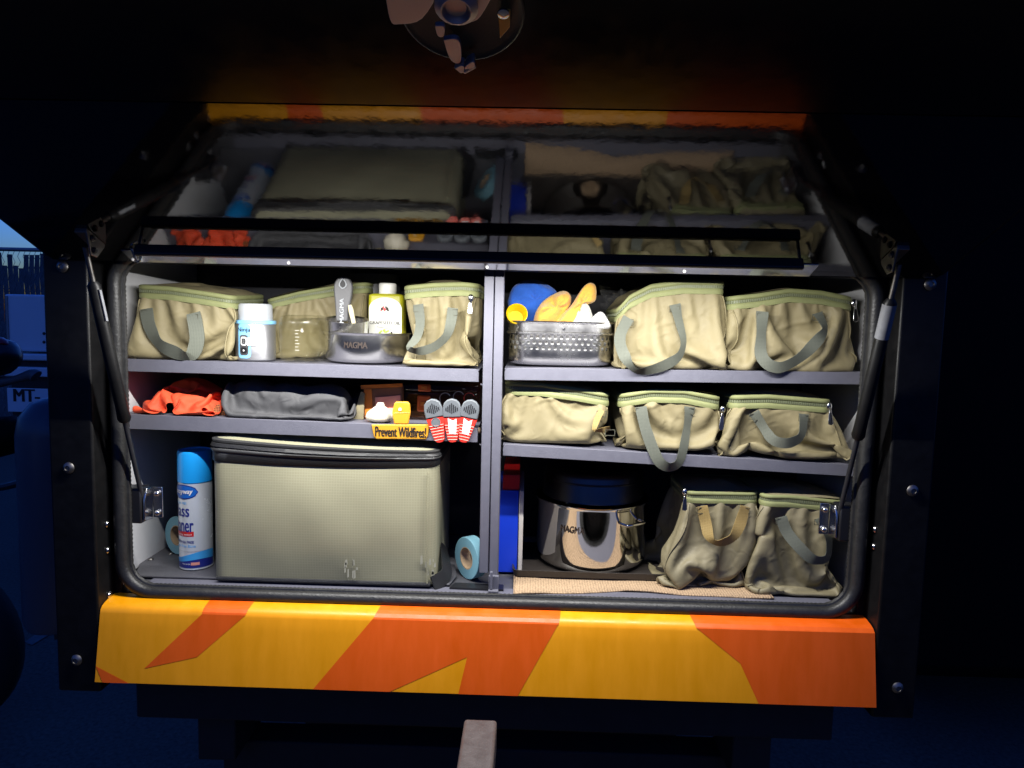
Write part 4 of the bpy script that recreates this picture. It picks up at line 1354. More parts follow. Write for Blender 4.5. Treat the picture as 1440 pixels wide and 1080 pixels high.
def pans():
    z0 = ZTL + 0.001
    c = pt(517, 512, 0.175)
    r = 0.0885
    cx, cy = c[0], 0.175
    h = 0.060
    t = thing('steel_saucepan', 'stamped steel saucepan holding a small pan, a pan handle and an oil bottle', 'saucepan', (cx, cy, z0))
    MB().lathe((cx, cy, z0), [(0, 0), (r - 0.016, 0), (r - 0.008, 0.003), (r - 0.003, 0.010), (r - 0.002, h - 0.004), (r + 0.002, h), (r + 0.0025, h + 0.0012), (r - 0.002, h + 0.0006), (r - 0.0045, h - 0.004), (r - 0.0048, 0.011), (r - 0.010, 0.004), (0, 0.003)], 64).build('pan_wall', 'steel_mid', t)
    text('MAGMA', (0, 0, z0 + 0.037), 0.047, 0.0125, 'print_brown', t, cyl=(cx, cy, r - 0.0022, -0.06), fat=0.0005)
    r2 = 0.0425
    c2 = pt(488, 470, 0.150); zz = z0 + 0.022
    tilt = V((0.05, -0.17, 0)); tax = tilt + V((0, 0, math.sqrt(1 - tilt @ tilt))); tex = V((1.0, 0, 0)) - tax * tax[0]; tex /= np.linalg.norm(tex)
    t2 = thing('small_saucepan', 'small bright steel pan nested in the larger saucepan', 'saucepan', (c2[0], 0.150, zz))
    h2 = pt(488, 449, 0.150 - r2)[2] - zz
    MB().lathe((c2[0], 0.150, zz), [(0, 0), (r2 - 0.008, 0), (r2 - 0.001, 0.006), (r2 - 0.001, h2 - 0.018), (r2, h2 - 0.016), (r2 + 0.001, h2), (r2 + 0.0015, h2 + 0.001), (r2 - 0.0015, h2 - 0.002), (r2 - 0.003, 0.008), (0, 0.003)], 56, ax=tax, ex=tex).build('pan_wall', 'steel', t2)
    # removable pan handle standing in the small pan
    yh = 0.148
    def q(x, y): return pt(x, y, yh)
    outl = [(472, 452), (471, 430), (469, 408), (470, 398), (475, 391), (482, 388), (489, 391), (494, 398), (495, 408), (493, 422), (490, 436), (489, 452)]
    hole = [(482, 391.5), (478, 397), (477.5, 402), (482, 405.5), (486.5, 402), (486, 397)]
    def outline(scale_hole):
        return [q(*p) for p in outl]
    O = smooth_path([q(*p) for p in outl], 3)
    Hh = [q(x + 0.2, y) for x, y in hole]
    b = MB()
    # front face as fan strips between hole and outline: simple prism with hole patch in dark recess
    b.prism(O, (0, 0.013, 0))
    t3 = thing('pan_handle', 'grey detachable pan handle with a hanging hole standing upright', 'pan handle', tuple(q(481, 452)))
    b.build('grip', 'handle_grey', t3, bevel=0.003, seg=3)
    ring = smooth_path(Hh + [Hh[0]], 3)[:-1]
    MB().prism([p + V((0, -0.0008, 0)) for p in ring], (0, 0.0006, 0)).build('hanging_hole', 'print_black', t3)
    MB().tube([p + V((0, -0.0010, 0)) for p in ring], 0.0014, 6, closed=True).build('hole_rim', 'plastic_grey', t3)
    text('MAGMA', q(480.5, 437) + V((0, -0.0006, 0)), 0.050, 0.0085, 'plastic_grey', t3, right=(0, 0, 1), up=(-1, 0, 0), fat=0.0003)
    sp = MB().tube([pt(492, 429, 0.142), pt(493.5, 436, 0.142), pt(497, 452, 0.142), pt(498, 458, 0.142)], [0.004, 0.0055, 0.0045, 0.004], 10)
    sp.build('wooden_stick', 'cream', None, label='short pale wooden stick beside the pan handle', cat='stick')
pans()

def oil_bottle():
    yf = 0.185
    x0, x1 = pt(517, 450, yf)[0], pt(567, 450, yf)[0]
    z0 = ZTL + 0.006
    zs = pt(541, 414, yf)[2]; zt = pt(541, 398, yf)[2]
    cx, w = (x0 + x1) / 2, x1 - x0
    t = thing('oil_bottle', 'green and white oil bottle with a white cap in the saucepan', 'bottle', (cx, yf + 0.02, z0))
    d = 0.046
    b = MB()
    R = lambda k, z, inset=0: [(cx + a, yf + d / 2 + c, z) for a, c in rrect(w * k, d * k, 0.010 * k, 5)]
    b.grid([R(1, z0), R(1, zs - 0.004), R(0.97, zs - 0.001), R(0.80, zs + 0.0015), R(0.5, zs + 0.002)], closed_u=True)
    n = len(R(1, 0)); b.f.append(tuple(range(n - 1, -1, -1))); b.f.append(tuple(range(4 * n, 5 * n)))
    b.build('bottle_body', 'oil_green', t, angle=50)
    MB().lathe((cx, yf + d / 2, zs + 0.001), [(0.0165, 0), (0.0185, 0.001), (0.0185, zt - zs - 0.003), (0.0165, zt - zs - 0.0005), (0, zt - zs)], 36).build('cap', 'cap_white', t)
    # arched label
    f = yf - 0.0006
    lw = w * 0.46
    zl = zs - 0.006
    poly = [(cx - lw, f, z0 + 0.002), (cx + lw, f, z0 + 0.002), (cx + lw, f, zl - 0.024)] + [(cx + lw * math.cos(a), f, zl - 0.024 + 0.024 * math.sin(a)) for a in np.linspace(0.1, math.pi - 0.1, 14)] + [(cx - lw, f, zl - 0.024)]
    lab = MB().sheet(poly).build('label', 'label_white', t, smooth=False)
    f2 = f - 0.0004
    def pq(x, y): p = pt(x, y, yf); return V((p[0], f2, p[2]))
    text('GRAPESEED OIL', pq(541.5, 454), w * 0.86, 0.0068, 'print_black', lab, fat=0.00025)
    text('Expeller Pressed', pq(541, 447.5), w * 0.56, 0.0034, 'print_grey', lab, shear=0.25)
    arc = [pq(541, 434) + V((0.0125 * math.cos(a), 0, 0.0125 * math.sin(a))) for a in np.linspace(math.radians(20), math.radians(160), 12)]
    MB().tube(arc, 0.0004, 4).build('label_arc', 'print_grey', lab)
    for k, (dx, dz, s) in enumerate(((-.0055, 0, .0030), (0, -.001, .0032), (.0055, 0, .0030), (-.003, .0035, .0022), (.003, .0035, .0022), (-.0075, -.003, .0018), (.0075, -.003, .0018))):
        p = pq(541, 434.5) + V((dx, 0, dz))
        MB().sheet([p + V((s * math.cos(a), 0, s * 1.25 * math.sin(a))) for a in np.linspace(0, 2 * math.pi, 5, endpoint=False)]).build('label_emblem', 'print_red' if k % 2 else 'print_brown', lab, smooth=False)
    rr = random.Random(8)
    for k in range(16):
        p = pq(538 + rr.gauss(0, 4.5), 467 + rr.uniform(-3.5, 5)); p[1] -= 0.00005 * k
        if k > 12: p = pq(549 + rr.gauss(0, 1.5), 469 + rr.uniform(-2, 3))
        MB().sheet([p + V((.0022 * math.cos(a), 0, .0022 * math.sin(a))) for a in np.linspace(0, 2 * math.pi, 9, endpoint=False)]).build('label_grape', 'print_purple' if k > 12 else 'print_green', lab, smooth=False)
    MB().tube([pq(530, 459.5), pq(540, 461), pq(556, 465)], 0.0004, 4).build('label_stem', 'print_brown', lab)
oil_bottle()

def dark_pot():
    c = pt(527, 440, 0.30)
    z0 = ZTL + 0.001
    r = 0.056
    h = pt(527, 384, 0.30)[2] - z0
    t = thing('black_canister', 'dark lidded canister at the back of the upper left shelf', 'canister', (c[0], 0.30, z0))
    MB().lathe((c[0], 0.30, z0), [(0, 0), (r * 0.86, 0), (r * 0.9, 0.004), (r * 0.94, h * 0.72), (0, h * 0.72)], 48).build('canister_wall', 'steel_shiny', t)
    MB().lathe((c[0], 0.30, z0), [(r * 0.94, h * 0.70), (r, h * 0.72), (r * 1.02, h * 0.92), (r * 0.98, h * 0.98), (r * 0.85, h), (0, h * 1.01)], 48).build('lid', 'plastic_dark', t)
    ribbon([V((c[0] - r * 0.9, 0.30 - r * 0.62, z0 + h * 0.90)), V((c[0] - r * 0.2, 0.30 - r * 1.06, z0 + h * 0.76)), V((c[0] + r * 0.5, 0.30 - r * 0.98, z0 + h * 0.62))], 0.014, 0.002).build('lid_strap', 'handle_grey', t)
dark_pot()

# ------------------------------------------------------------------ upper right shelf
def colander():
    z0 = ZTR + 0.001
    A_, rc = 0.1085, 0.046                      # half side and corner radius of the rounded-square plan
    cy = 0.098 + A_
    cx = pt(788, 515, 0.098)[0]
    h = 0.0875
    n = 112
    per = rrect(2 * A_, 2 * A_, rc, 8)
    def loop(off, k=n):
        P = [(x * (1 + off / A_), y * (1 + off / A_)) for x, y in per]
        L = [0]
        for a, b in zip(P, P[1:] + P[:1]): L.append(L[-1] + math.hypot(b[0] - a[0], b[1] - a[1]))
        X = [p[0] for p in P] + [P[0][0]]; Y = [p[1] for p in P] + [P[0][1]]
        return L[-1], (lambda q: (float(np.interp(q % L[-1], L, X)), float(np.interp(q % L[-1], L, Y))))
    def ring(off, z):
        tot, f = loop(off)
        return [(cx + f(tot * i / n)[0], cy + f(tot * i / n)[1], z0 + z) for i in range(n)]
    t = thing('perforated_pot', 'polished square steel basket with rows of drain holes on the upper right shelf', 'basket', (cx, cy, z0))
    b = MB(); G = [ring(-0.022, 0), ring(-0.014, 0.0006), ring(-0.007, 0.004), ring(-0.0045, 0.011), ring(-0.004, 0.030)]
    b.grid(G, closed_u=True); b.f.append(tuple(range(n - 1, -1, -1)))
    b.build('basket_base', 'steel', t, angle=60)
    b = MB(); b.grid([ring(o, z) for o, z in ((-0.004, 0.0615), (-0.0035, h - 0.027), (0.0005, h - 0.024), (0.0005, h - 0.021), (-0.003, h - 0.019), (-0.003, h - 0.004), (0.002, h - 0.001), (0.0025, h + 0.0012), (-0.002, h + 0.001), (-0.0055, h - 0.004))], closed_u=True)
    b.build('basket_rim', 'steel', t, angle=50)
    tot, f = loop(-0.004)
    b = MB()
    zr0, zr1 = 0.030, 0.0615
    rows_, cells = 3, 64
    for k in range(rows_):
        za, zb_ = zr0 + (zr1 - zr0) * k / rows_, zr0 + (zr1 - zr0) * (k + 1) / rows_
        zc = (za + zb_) / 2; dz = (zb_ - za) / 2
        ds = tot / cells / 2
        for j in range(cells):
            sc_ = tot * (j + (0.5 if k % 2 else 0)) / cells
            def p(u_, v_):
                x, y = f(sc_ + u_ * ds); return (cx + x, cy + y, z0 + zc + v_ * dz)
            outer = [p(-1, -1), p(0, -1), p(1, -1), p(1, 0), p(1, 1), p(0, 1), p(-1, 1), p(-1, 0)]
            hu, hv = 0.0036 / ds, 0.0036 / dz
            inner = [p(hu * math.cos(t_), hv * math.sin(t_)) for t_ in [math.radians(225 + 45 * i) for i in range(8)]]
            b.add(outer + inner, [(i, (i + 1) % 8, 8 + (i + 1) % 8, 8 + i) for i in range(8)])
    b.build('drain_holes', 'steel', t, angle=60)
    MB().ball(pt(793, 462, cy - A_ - 0.0005), 0.0026, 10, 6).build('rivet', 'chrome', t)
    b = MB(); G = [ring(-0.014, 0.004), ring(-0.012, 0.02), ring(-0.0115, 0.064), ring(-0.016, 0.066), ring(-0.018, 0.060)]
    b.grid(G, closed_u=True); b.f.append(tuple(range(n - 1, -1, -1)))
    b.build('added_white_backing', 'print_white', t, angle=60)  # white backing added so the drain holes look bright
    return cx, cy, z0 + h
ccx, ccy, ccz = colander()

def lumpy(name, path, radii, m, label, cat, seed, squash=(1, 1), n=22, amp=0.12, kind=None):
    """soft rolled cloth: a tube of uneven radius with folds"""
    P = smooth_path([V(p) for p in path], 6)
    rs = np.interp(np.linspace(0, 1, len(P)), np.linspace(0, 1, len(radii)), radii)
    b = MB().tube(P, rs, n, squash=squash)
    k = len(P)
    fld = field((k, n), (5, 6), 1.0, seed)
    fl2 = field((k, n), (9, 11), 1.0, seed + 1)
    for i in range(k):
        for j in range(n):
            v_ = V(b.v[i * n + j]); d = v_ - P[i]
            b.v[i * n + j] = tuple(P[i] + d * (1 + amp * (fld[i, j] - 1) + amp * .5 * (fl2[i, j] - 1)))
    return b.build(name, m, None, angle=180, sub=1, label=label, cat=cat)

def pillow(name, outline, Y, thick, m, label, cat, seed, amp=0.10, lean=0.0):
    """soft folded cloth with a given outline, bulging to front and back, with shallow folds"""
    O = smooth_path([pt(x, y, Y) for x, y in outline] + [pt(*outline[0], Y)], 6)[:-1]
    O = np.array(O); n = len(O); c = O.mean(0)
    fr, bk = [], []
    prof = [(1.0, 0.0), (0.97, 0.35), (0.90, 0.62), (0.78, 0.82), (0.60, 0.94), (0.36, 1.0), (0.12, 1.02)]
    fl = field((len(prof), n), (3, 7), 1.0, seed); f2 = field((len(prof), n), (6, 14), 1.0, seed + 1)
    rows = []
    for side in (1, -1):
        for k in range(1 if side < 0 else 0, len(prof)):
            s_, d = prof[k]
            w_ = 1 + amp * (fl[k] - 1) * (1.2 - s_)
            r = c + (O - c) * (s_ * w_)[:, None]
            r[:, 1] += -side * thick / 2 * d * (1 + 1.3 * amp * (fl[k] - 1) + 0.8 * amp * (f2[k] - 1)) + lean * (O[:, 2] - c[2])
            (fr if side > 0 else bk).append(r.tolist())
    b = MB(); b.grid(bk[::-1] + fr, closed_u=True)
    tot = len(bk) + len(fr)
    b.f.append(tuple(range(n - 1, -1, -1))); b.f.append(tuple((tot - 1) * n + j for j in range(n)))
    return b.build(name, m, None, angle=180, sub=1, label=label, cat=cat)
pillow('blue_cloth', [(714, 424), (722, 405), (738, 395), (756, 394), (774, 401), (786, 414), (790, 445), (760, 462), (722, 458)], 0.185, 0.045, 'cloth_blue', 'bright blue cloth bundled in the steel basket', 'cloth', 7, amp=0.30)
pillow('folded_towel', [(746, 462), (752, 440), (762, 425), (780, 413), (795, 409), (804, 416), (803, 428), (797, 440), (786, 462)], 0.150, 0.055, 'towel_yellow', 'yellow terry towel folded over in the steel basket', 'towel', 3, amp=0.34)
pillow('rolled_towel', [(776, 462), (790, 443), (803, 430), (812, 416), (822, 402), (831, 397), (838, 401), (840, 412), (838, 423), (828, 428), (819, 430), (812, 444), (806, 462)], 0.128, 0.038, 'towel_yellow', 'rolled yellow cloth pointing up out of the steel basket', 'towel', 5, amp=0.30)
pillow('white_cloth', [(798, 462), (806, 446), (812, 433), (821, 426), (828, 430), (833, 444), (836, 462)], 0.118, 0.026, 'cloth_white', 'off-white cloth corner sticking out of the steel basket', 'cloth', 9, amp=0.25)
pillow('mesh_scrubber', [(824, 462), (830, 450), (838, 441), (845, 438), (852, 444), (858, 462)], 0.112, 0.022, 'mesh_white', 'small white mesh scrubber at the basket rim beside the tan bag', 'scrubber', 12, amp=0.05)
def yellow_cup():
    c = pt(727, 441, 0.118)
    ax_ = V((0.10, -0.86, 0.30)); ax_ /= np.linalg.norm(ax_)
    ex = V((1.0, 0, 0)) - ax_ * ax_[0]; ex /= np.linalg.norm(ex)
    MB().lathe(c, [(0, -0.030), (0.017, -0.030), (0.0205, -0.004), (0.0215, 0), (0.0200, 0.0008), (0.0185, -0.002), (0.0155, -0.027), (0, -0.027)], 36, ax=ax_, ex=ex).build('yellow_cup', 'cup_yellow', None, label='small yellow cup lying open side out on the steel basket', cat='cup')
yellow_cup()
def clear_bag():
    N_, M_ = 18, 12
    G = []
    f_ = field((M_, N_), (5, 6), 1.0, 77, periodic=False)
    for i in range(M_):
        G.append([pt(846 + 60 * j / (N_ - 1) + 4 * (f_[i, j] - 1), 447 - 44 * i / (M_ - 1) + 10 * (j / N_) * (i / M_) + 3 * (f_[i, j] - 1), 0.275 + 0.02 * (f_[i, j] - 1)) for j in range(N_)])
    MB().grid(G).build('plastic_wrap', 'bag_clear', None, angle=20, label='crinkled clear plastic bag behind the tan bag and steel basket', cat='plastic bag')
clear_bag()

# ------------------------------------------------------------------ middle left shelf
def orange_cloth():
    n, m = 44, 32
    x0, x1 = pt(194, 585, 0.08)[0], pt(304, 585, 0.08)[0]
    z0 = zpx(240, 585) + 0.001
    f1 = field((m, n), (4, 6), 1.0, 31, periodic=False); f2 = field((m, n), (3, 5), 1.0, 32, periodic=False)
    P0 = np.zeros((m, n, 3))
    P0[..., 0] = np.linspace(x0, x1, n)[None, :]
    P0[..., 1] = np.linspace(0.075, 0.22, m)[:, None]
    P0[..., 2] = z0 + 0.006 + 0.018 * f1 + 0.03 * np.linspace(0, 1, m)[:, None]
    bumps = [(V((x0 + (x1 - x0) * a, y, z0)), V(r_)) for a, y, r_ in ((0.24, 0.105, (0.018, 0.02, 0.050)), (0.62, 0.125, (0.045, 0.03, 0.040)), (0.45, 0.17, (0.07, 0.04, 0.066)), (0.88, 0.12, (0.02, 0.02, 0.024)), (0.08, 0.11, (0.014, 0.02, 0.020)), (0.40, 0.095, (0.010, 0.016, 0.030)), (0.74, 0.095, (0.012, 0.016, 0.026)), (0.52, 0.10, (0.008, 0.02, 0.040)))]
    def coll(Q):
        for c, r in bumps:
            d = (Q - c) / r; l2 = (d * d).sum(1); ins = l2 < 1
            if ins.any(): Q[ins] = c + d[ins] / (np.sqrt(l2[ins])[:, None] + 1e-6) * r
        np.clip(Q[:, 2], z0 + 0.001, None, out=Q[:, 2])
        np.clip(Q[:, 0], x0 - 0.006, x1 + 0.006, out=Q[:, 0]); np.clip(Q[:, 1], 0.064, 0.25, out=Q[:, 1])
        return Q
    P = cloth(P0, np.zeros((m, n), bool), 1.75 * np.ones((m, n)), 1.7 * np.ones((m, n)), coll, periodic=False, steps=60, iters=6, seed=5, kick=0.004, bend=0.12, gravity=1.2, damp=0.85, push=np.stack([0.004 * (f2 - 1), 0.004 * (f1 - 1), 0.034 * (field((m, n), (8, 11), 1.0, 33, periodic=False) - 1) + 0.016], 2))
    for _ in range(1):
        Pp = np.pad(P, ((1, 1), (1, 1), (0, 0)), mode='edge')
        P = 0.5 * P + 0.125 * (Pp[:-2, 1:-1] + Pp[2:, 1:-1] + Pp[1:-1, :-2] + Pp[1:-1, 2:])
    MB().grid(P.tolist()).build('orange_cloth', 'cloth_orange', None, angle=180, sub=1, solid=0.0014, label='crumpled bright orange cloth on the middle left shelf', cat='cloth')
orange_cloth()
lumpy('net_bag', [pt(298, 586, 0.10), pt(308, 580, 0.11), pt(322, 578, 0.12), pt(332, 580, 0.13)], [0.010, 0.017, 0.018, 0.010], 'net_orange', 'small orange net bag beside the grey stuff sack', 'net bag', 15, amp=0.15)

def stuff_sack():
    xs0, xs1 = pt(323, 570, 0.12)[0], pt(500, 570, 0.12)[0]
    z0 = zpx(410, 592) + 0.001
    L = xs1 - xs0
    m, n = 52, 44
    P0 = np.zeros((m, n, 3))
    for i in range(m):
        s = i / (m - 1)
        e = min(1.0, (min(s, 1 - s) * 9 + 0.02)) ** 0.5
        rz = 0.042 - 0.006 * s
        for j in range(n):
            a = 2 * math.pi * j / n
            P0[i, j] = (xs0 + L * s, 0.125 + 0.048 * e * math.cos(a), z0 + rz + rz * e * math.sin(a) - 0.004 * s)
    ell = [(V((xs0 + L * a, 0.125, z0 + 0.038)), V(r)) for a, r in ((0.20, (0.045, 0.036, 0.036)), (0.48, (0.05, 0.038, 0.031)), (0.78, (0.045, 0.036, 0.030)))]
    def coll(Q):
        for c, r in ell:
            d = (Q - c) / r; l2 = (d * d).sum(1); ins = l2 < 1
            if ins.any(): Q[ins] = c + d[ins] / (np.sqrt(l2[ins])[:, None] + 1e-6) * r
        np.clip(Q[:, 2], z0 + 0.001, z0 + 0.080, out=Q[:, 2]); np.clip(Q[:, 1], 0.066, 0.19, out=Q[:, 1]); np.clip(Q[:, 0], xs0 - 0.004, xs1 + 0.004, out=Q[:, 0])
        return Q
    pin = np.zeros((m, n), bool); pin[0] = True; pin[-1] = True
    pr_ = 0.016 * (field((m, n), (9, 8), 1.0, 44) - 1) + 0.010 * (field((m, n), (18, 12), 1.0, 45) - 1)
    su = 1 + 0.26 * field((m, n), (7, 6), 1.0, 41); sv = 1 + 0.26 * field((m, n), (7, 6), 1.0, 42)
    P = cloth(P0, pin, su, sv, coll, steps=60, iters=6, seed=9, kick=0.002, bend=0.10, gravity=2.0, damp=0.88, skew=0.16 * (field((m, n), (7, 5), 1.0, 43) - 1), push=np.stack([0 * pr_, pr_ * np.cos(2 * math.pi * np.arange(n) / n)[None, :], pr_ * np.sin(2 * math.pi * np.arange(n) / n)[None, :]], 2))
    b = MB(); b.grid(P.tolist(), closed_u=True)
    b.f.append(tuple(range(n - 1, -1, -1))); b.f.append(tuple(range((m - 1) * n, m * n)))
    t = thing('stuff_sack', 'long grey nylon stuff sack lying on the middle left shelf', 'stuff sack', ((xs0 + xs1) / 2, 0.125, z0))
    b.build('sack_body', 'sack_grey', t, angle=180, sub=1)
    ring = [V((xs0 + 0.006, 0.125 + 0.020 * math.cos(a), z0 + 0.042 + 0.020 * math.sin(a))) for a in np.linspace(0, 2 * math.pi, 18, endpoint=False)]
    MB().tube(ring, 0.0018, 6, closed=True).build('drawcord', 'plastic_dark', t)
stuff_sack()
lumpy('black_pouch', [pt(470, 580, 0.22), pt(490, 568, 0.21), pt(505, 566, 0.20), pt(516, 574, 0.20)], [0.02, 0.036, 0.036, 0.018], 'plastic_black', 'rounded black pouch behind the end of the grey stuff sack', 'pouch', 21)

def food_pouch():
    yf = 0.125
    z0 = zpx(540, 597) + 0.001
    a, b_ = pt(506, 590, yf), pt(566, 590, yf)
    zt = pt(540, 541, yf)[2]
    t = thing('food_pouch', 'orange and clear food pouch standing behind the yellow clip', 'pouch', ((a[0] + b_[0]) / 2, yf, z0))
    MB().prism([(a[0], yf, z0), (b_[0], yf - 0.004, z0), (b_[0], yf - 0.002, zt), (a[0] + 0.004, yf + 0.004, zt - 0.006)], (0, 0.022, 0)).build('pouch_film', 'pouch_brown', t, bevel=0.005, seg=3)
    MB().prism([(a[0] + 0.012, yf - 0.0015, z0), (a[0] + 0.028, yf - 0.0025, z0), (a[0] + 0.024, yf - 0.0015, zt - 0.010), (a[0] + 0.008, yf - 0.0005, zt - 0.010)], (0, 0.001, 0)).build('pouch_stripe', 'pouch_orange', t)
    MB().prism([(a[0] + 0.002, yf - 0.002, zt - 0.010), (b_[0], yf - 0.006, zt - 0.003), (b_[0], yf - 0.006, zt + 0.004), (a[0] + 0.002, yf - 0.002, zt - 0.002)], (0, 0.002, 0)).build('pouch_top_seal', 'pouch_orange', t)
    MB().prism([(a[0] + 0.034, yf - 0.005, z0 + 0.005), (b_[0] - 0.004, yf - 0.007, z0 + 0.005), (b_[0] - 0.004, yf - 0.006, zt - 0.020), (a[0] + 0.032, yf - 0.004, zt - 0.026)], (0, 0.001, 0)).build('pouch_label', 'clip_light', t)
    MB().prism([(a[0] - 0.012, yf - 0.01, z0), (a[0] + 0.010, yf - 0.012, z0), (a[0] + 0.012, yf - 0.010, zt - 0.018), (a[0] + 0.004, yf - 0.008, zt - 0.014)], (0, 0.004, 0)).build('side_flap', 'khaki_dark', t)
food_pouch()

def clear_case():
    yf = 0.135
    z0 = zpx(620, 600) + 0.001
    a, b_ = pt(566, 590, yf), pt(674, 590, yf)
    zt = pt(620, 540, yf)[2]
    t = thing('clear_case', 'see-through box with orange latches behind the red clips', 'storage box', ((a[0] + b_[0]) / 2, yf + 0.05, z0))
    MB().box(a[0], b_[0], yf, yf + 0.14, z0, zt - 0.016).build('box_tub', 'case_clear', t, bevel=0.005, seg=3)
    MB().box(a[0] - 0.003, b_[0] + 0.002, yf - 0.003, yf + 0.143, zt - 0.0155, zt).build('box_lid', 'case_clear', t, bevel=0.004, seg=3)
    MB().box(a[0] + 0.012, b_[0] - 0.004, yf + 0.02, yf + 0.12, z0 + 0.003, z0 + 0.018).build('box_contents', 'khaki', t, bevel=0.004)
    for x0, y0, x1, y1 in ((588, 540, 606, 551), (587, 556, 605, 579)):
        p, q = pt(x0, y0, yf - 0.006), pt(x1, y1, yf - 0.006)
        k = MB().box(p[0], q[0], yf - 0.010, yf - 0.0035, q[2], p[2]).build('latch', 'case_orange', t, bevel=0.003, seg=2)
        MB().box(p[0] + 0.007, q[0] - 0.007, yf - 0.0115, yf - 0.0102, (p[2] + q[2]) / 2 - 0.004, (p[2] + q[2]) / 2 + 0.004).build('latch_catch', 'pouch_orange', k, bevel=0.001)
    for k, (cx_, cz) in enumerate(((626, 560), (645, 558), (660, 560))):
        c = pt(cx_, cz, yf - 0.002)
        MB().tube([c + V((0.011 * math.cos(t_), 0, 0.011 * math.sin(t_))) for t_ in np.linspace(0.5, 3.6, 14)], 0.0009, 6).build('cable_loop', 'galv' if k != 2 else 'clip_red', t)
clear_case()

YC = YS - 0.006        # clips hang on the shelf lip
def garlic():
    yf = 0.072
    c = pt(531, 598, yf)
    z0 = zpx(531, 598) + 0.001
    zt = pt(531, 569, yf)[2]
    h = zt - z0
    prof = [(0, 0), (0.016, 0.001), (0.0262, 0.006), (0.0280, 0.013), (0.0245, 0.021), (0.0150, 0.028), (0.0085, 0.033), (0.0065, 0.039), (0.0068, h), (0, h + 0.0005)]
    b = MB().lathe((c[0], yf + 0.022, z0), prof, 48)
    for i, p in enumerate(b.v):
        d = V(p) - V((c[0], yf + 0.022, p[2]))
        a = math.atan2(d[1], d[0])
        k = 1 + 0.035 * math.cos(a * 7) * (1 if p[2] < z0 + 0.028 else 0.2)
        b.v[i] = (c[0] + d[0] * k + max(0, p[2] - z0 - 0.028) * 0.10, yf + 0.022 + d[1] * k, p[2])
    b.build('garlic_bulb', 'garlic', None, angle=180, label='white garlic bulb behind the yellow clip', cat='garlic')
garlic()

def sign_clip():
    y = YC
    def q(x, y_): return pt(x, y_, y)
    t = thing('bag_clip', 'yellow plastic bag clip lettered Prevent Wildfires hanging on the shelf lip', 'clip', tuple(q(563, 619)))
    MB().prism([q(*p) for p in ((522, 597), (604, 597), (602, 612), (599, 618), (529, 617.5), (525.5, 614))], (0, 0.005, 0)).build('clip_bar', 'sign_yellow', t, bevel=0.0018, seg=3)
    up = MB().prism([q(*p) for p in ((554, 596.5), (551, 581), (554, 567.5), (557, 565), (573, 565), (576, 568), (577, 580), (574, 596.5))], (0, 0.008, 0))
    o = up.build('clip_thumb', 'sign_yellow', t, bevel=0.002, seg=3)
    MB().tube([q(552, 581) + V((0, -.0003, 0)), q(576, 580.5) + V((0, -.0003, 0))], 0.0007, 6).build('thumb_crease', 'cup_yellow', o)
    MB().lathe(q(562.5, 575.5), [(0.0034, 0.0006), (0.0032, 0.0016), (0.0022, 0.0012), (0, 0.0012)], 16, ax=(0, -1, 0), ex=(1, 0, 0), ey=(0, 0, 1)).build('clip_rivet', 'garlic', o)
    text('Prevent Wildfires!', q(563.5, 607.3) + V((0, -0.0009, 0)), 0.0985, 0.0195, 'print_black', t, right=(1, 0, -0.004), fat=0.0006)
sign_clip()

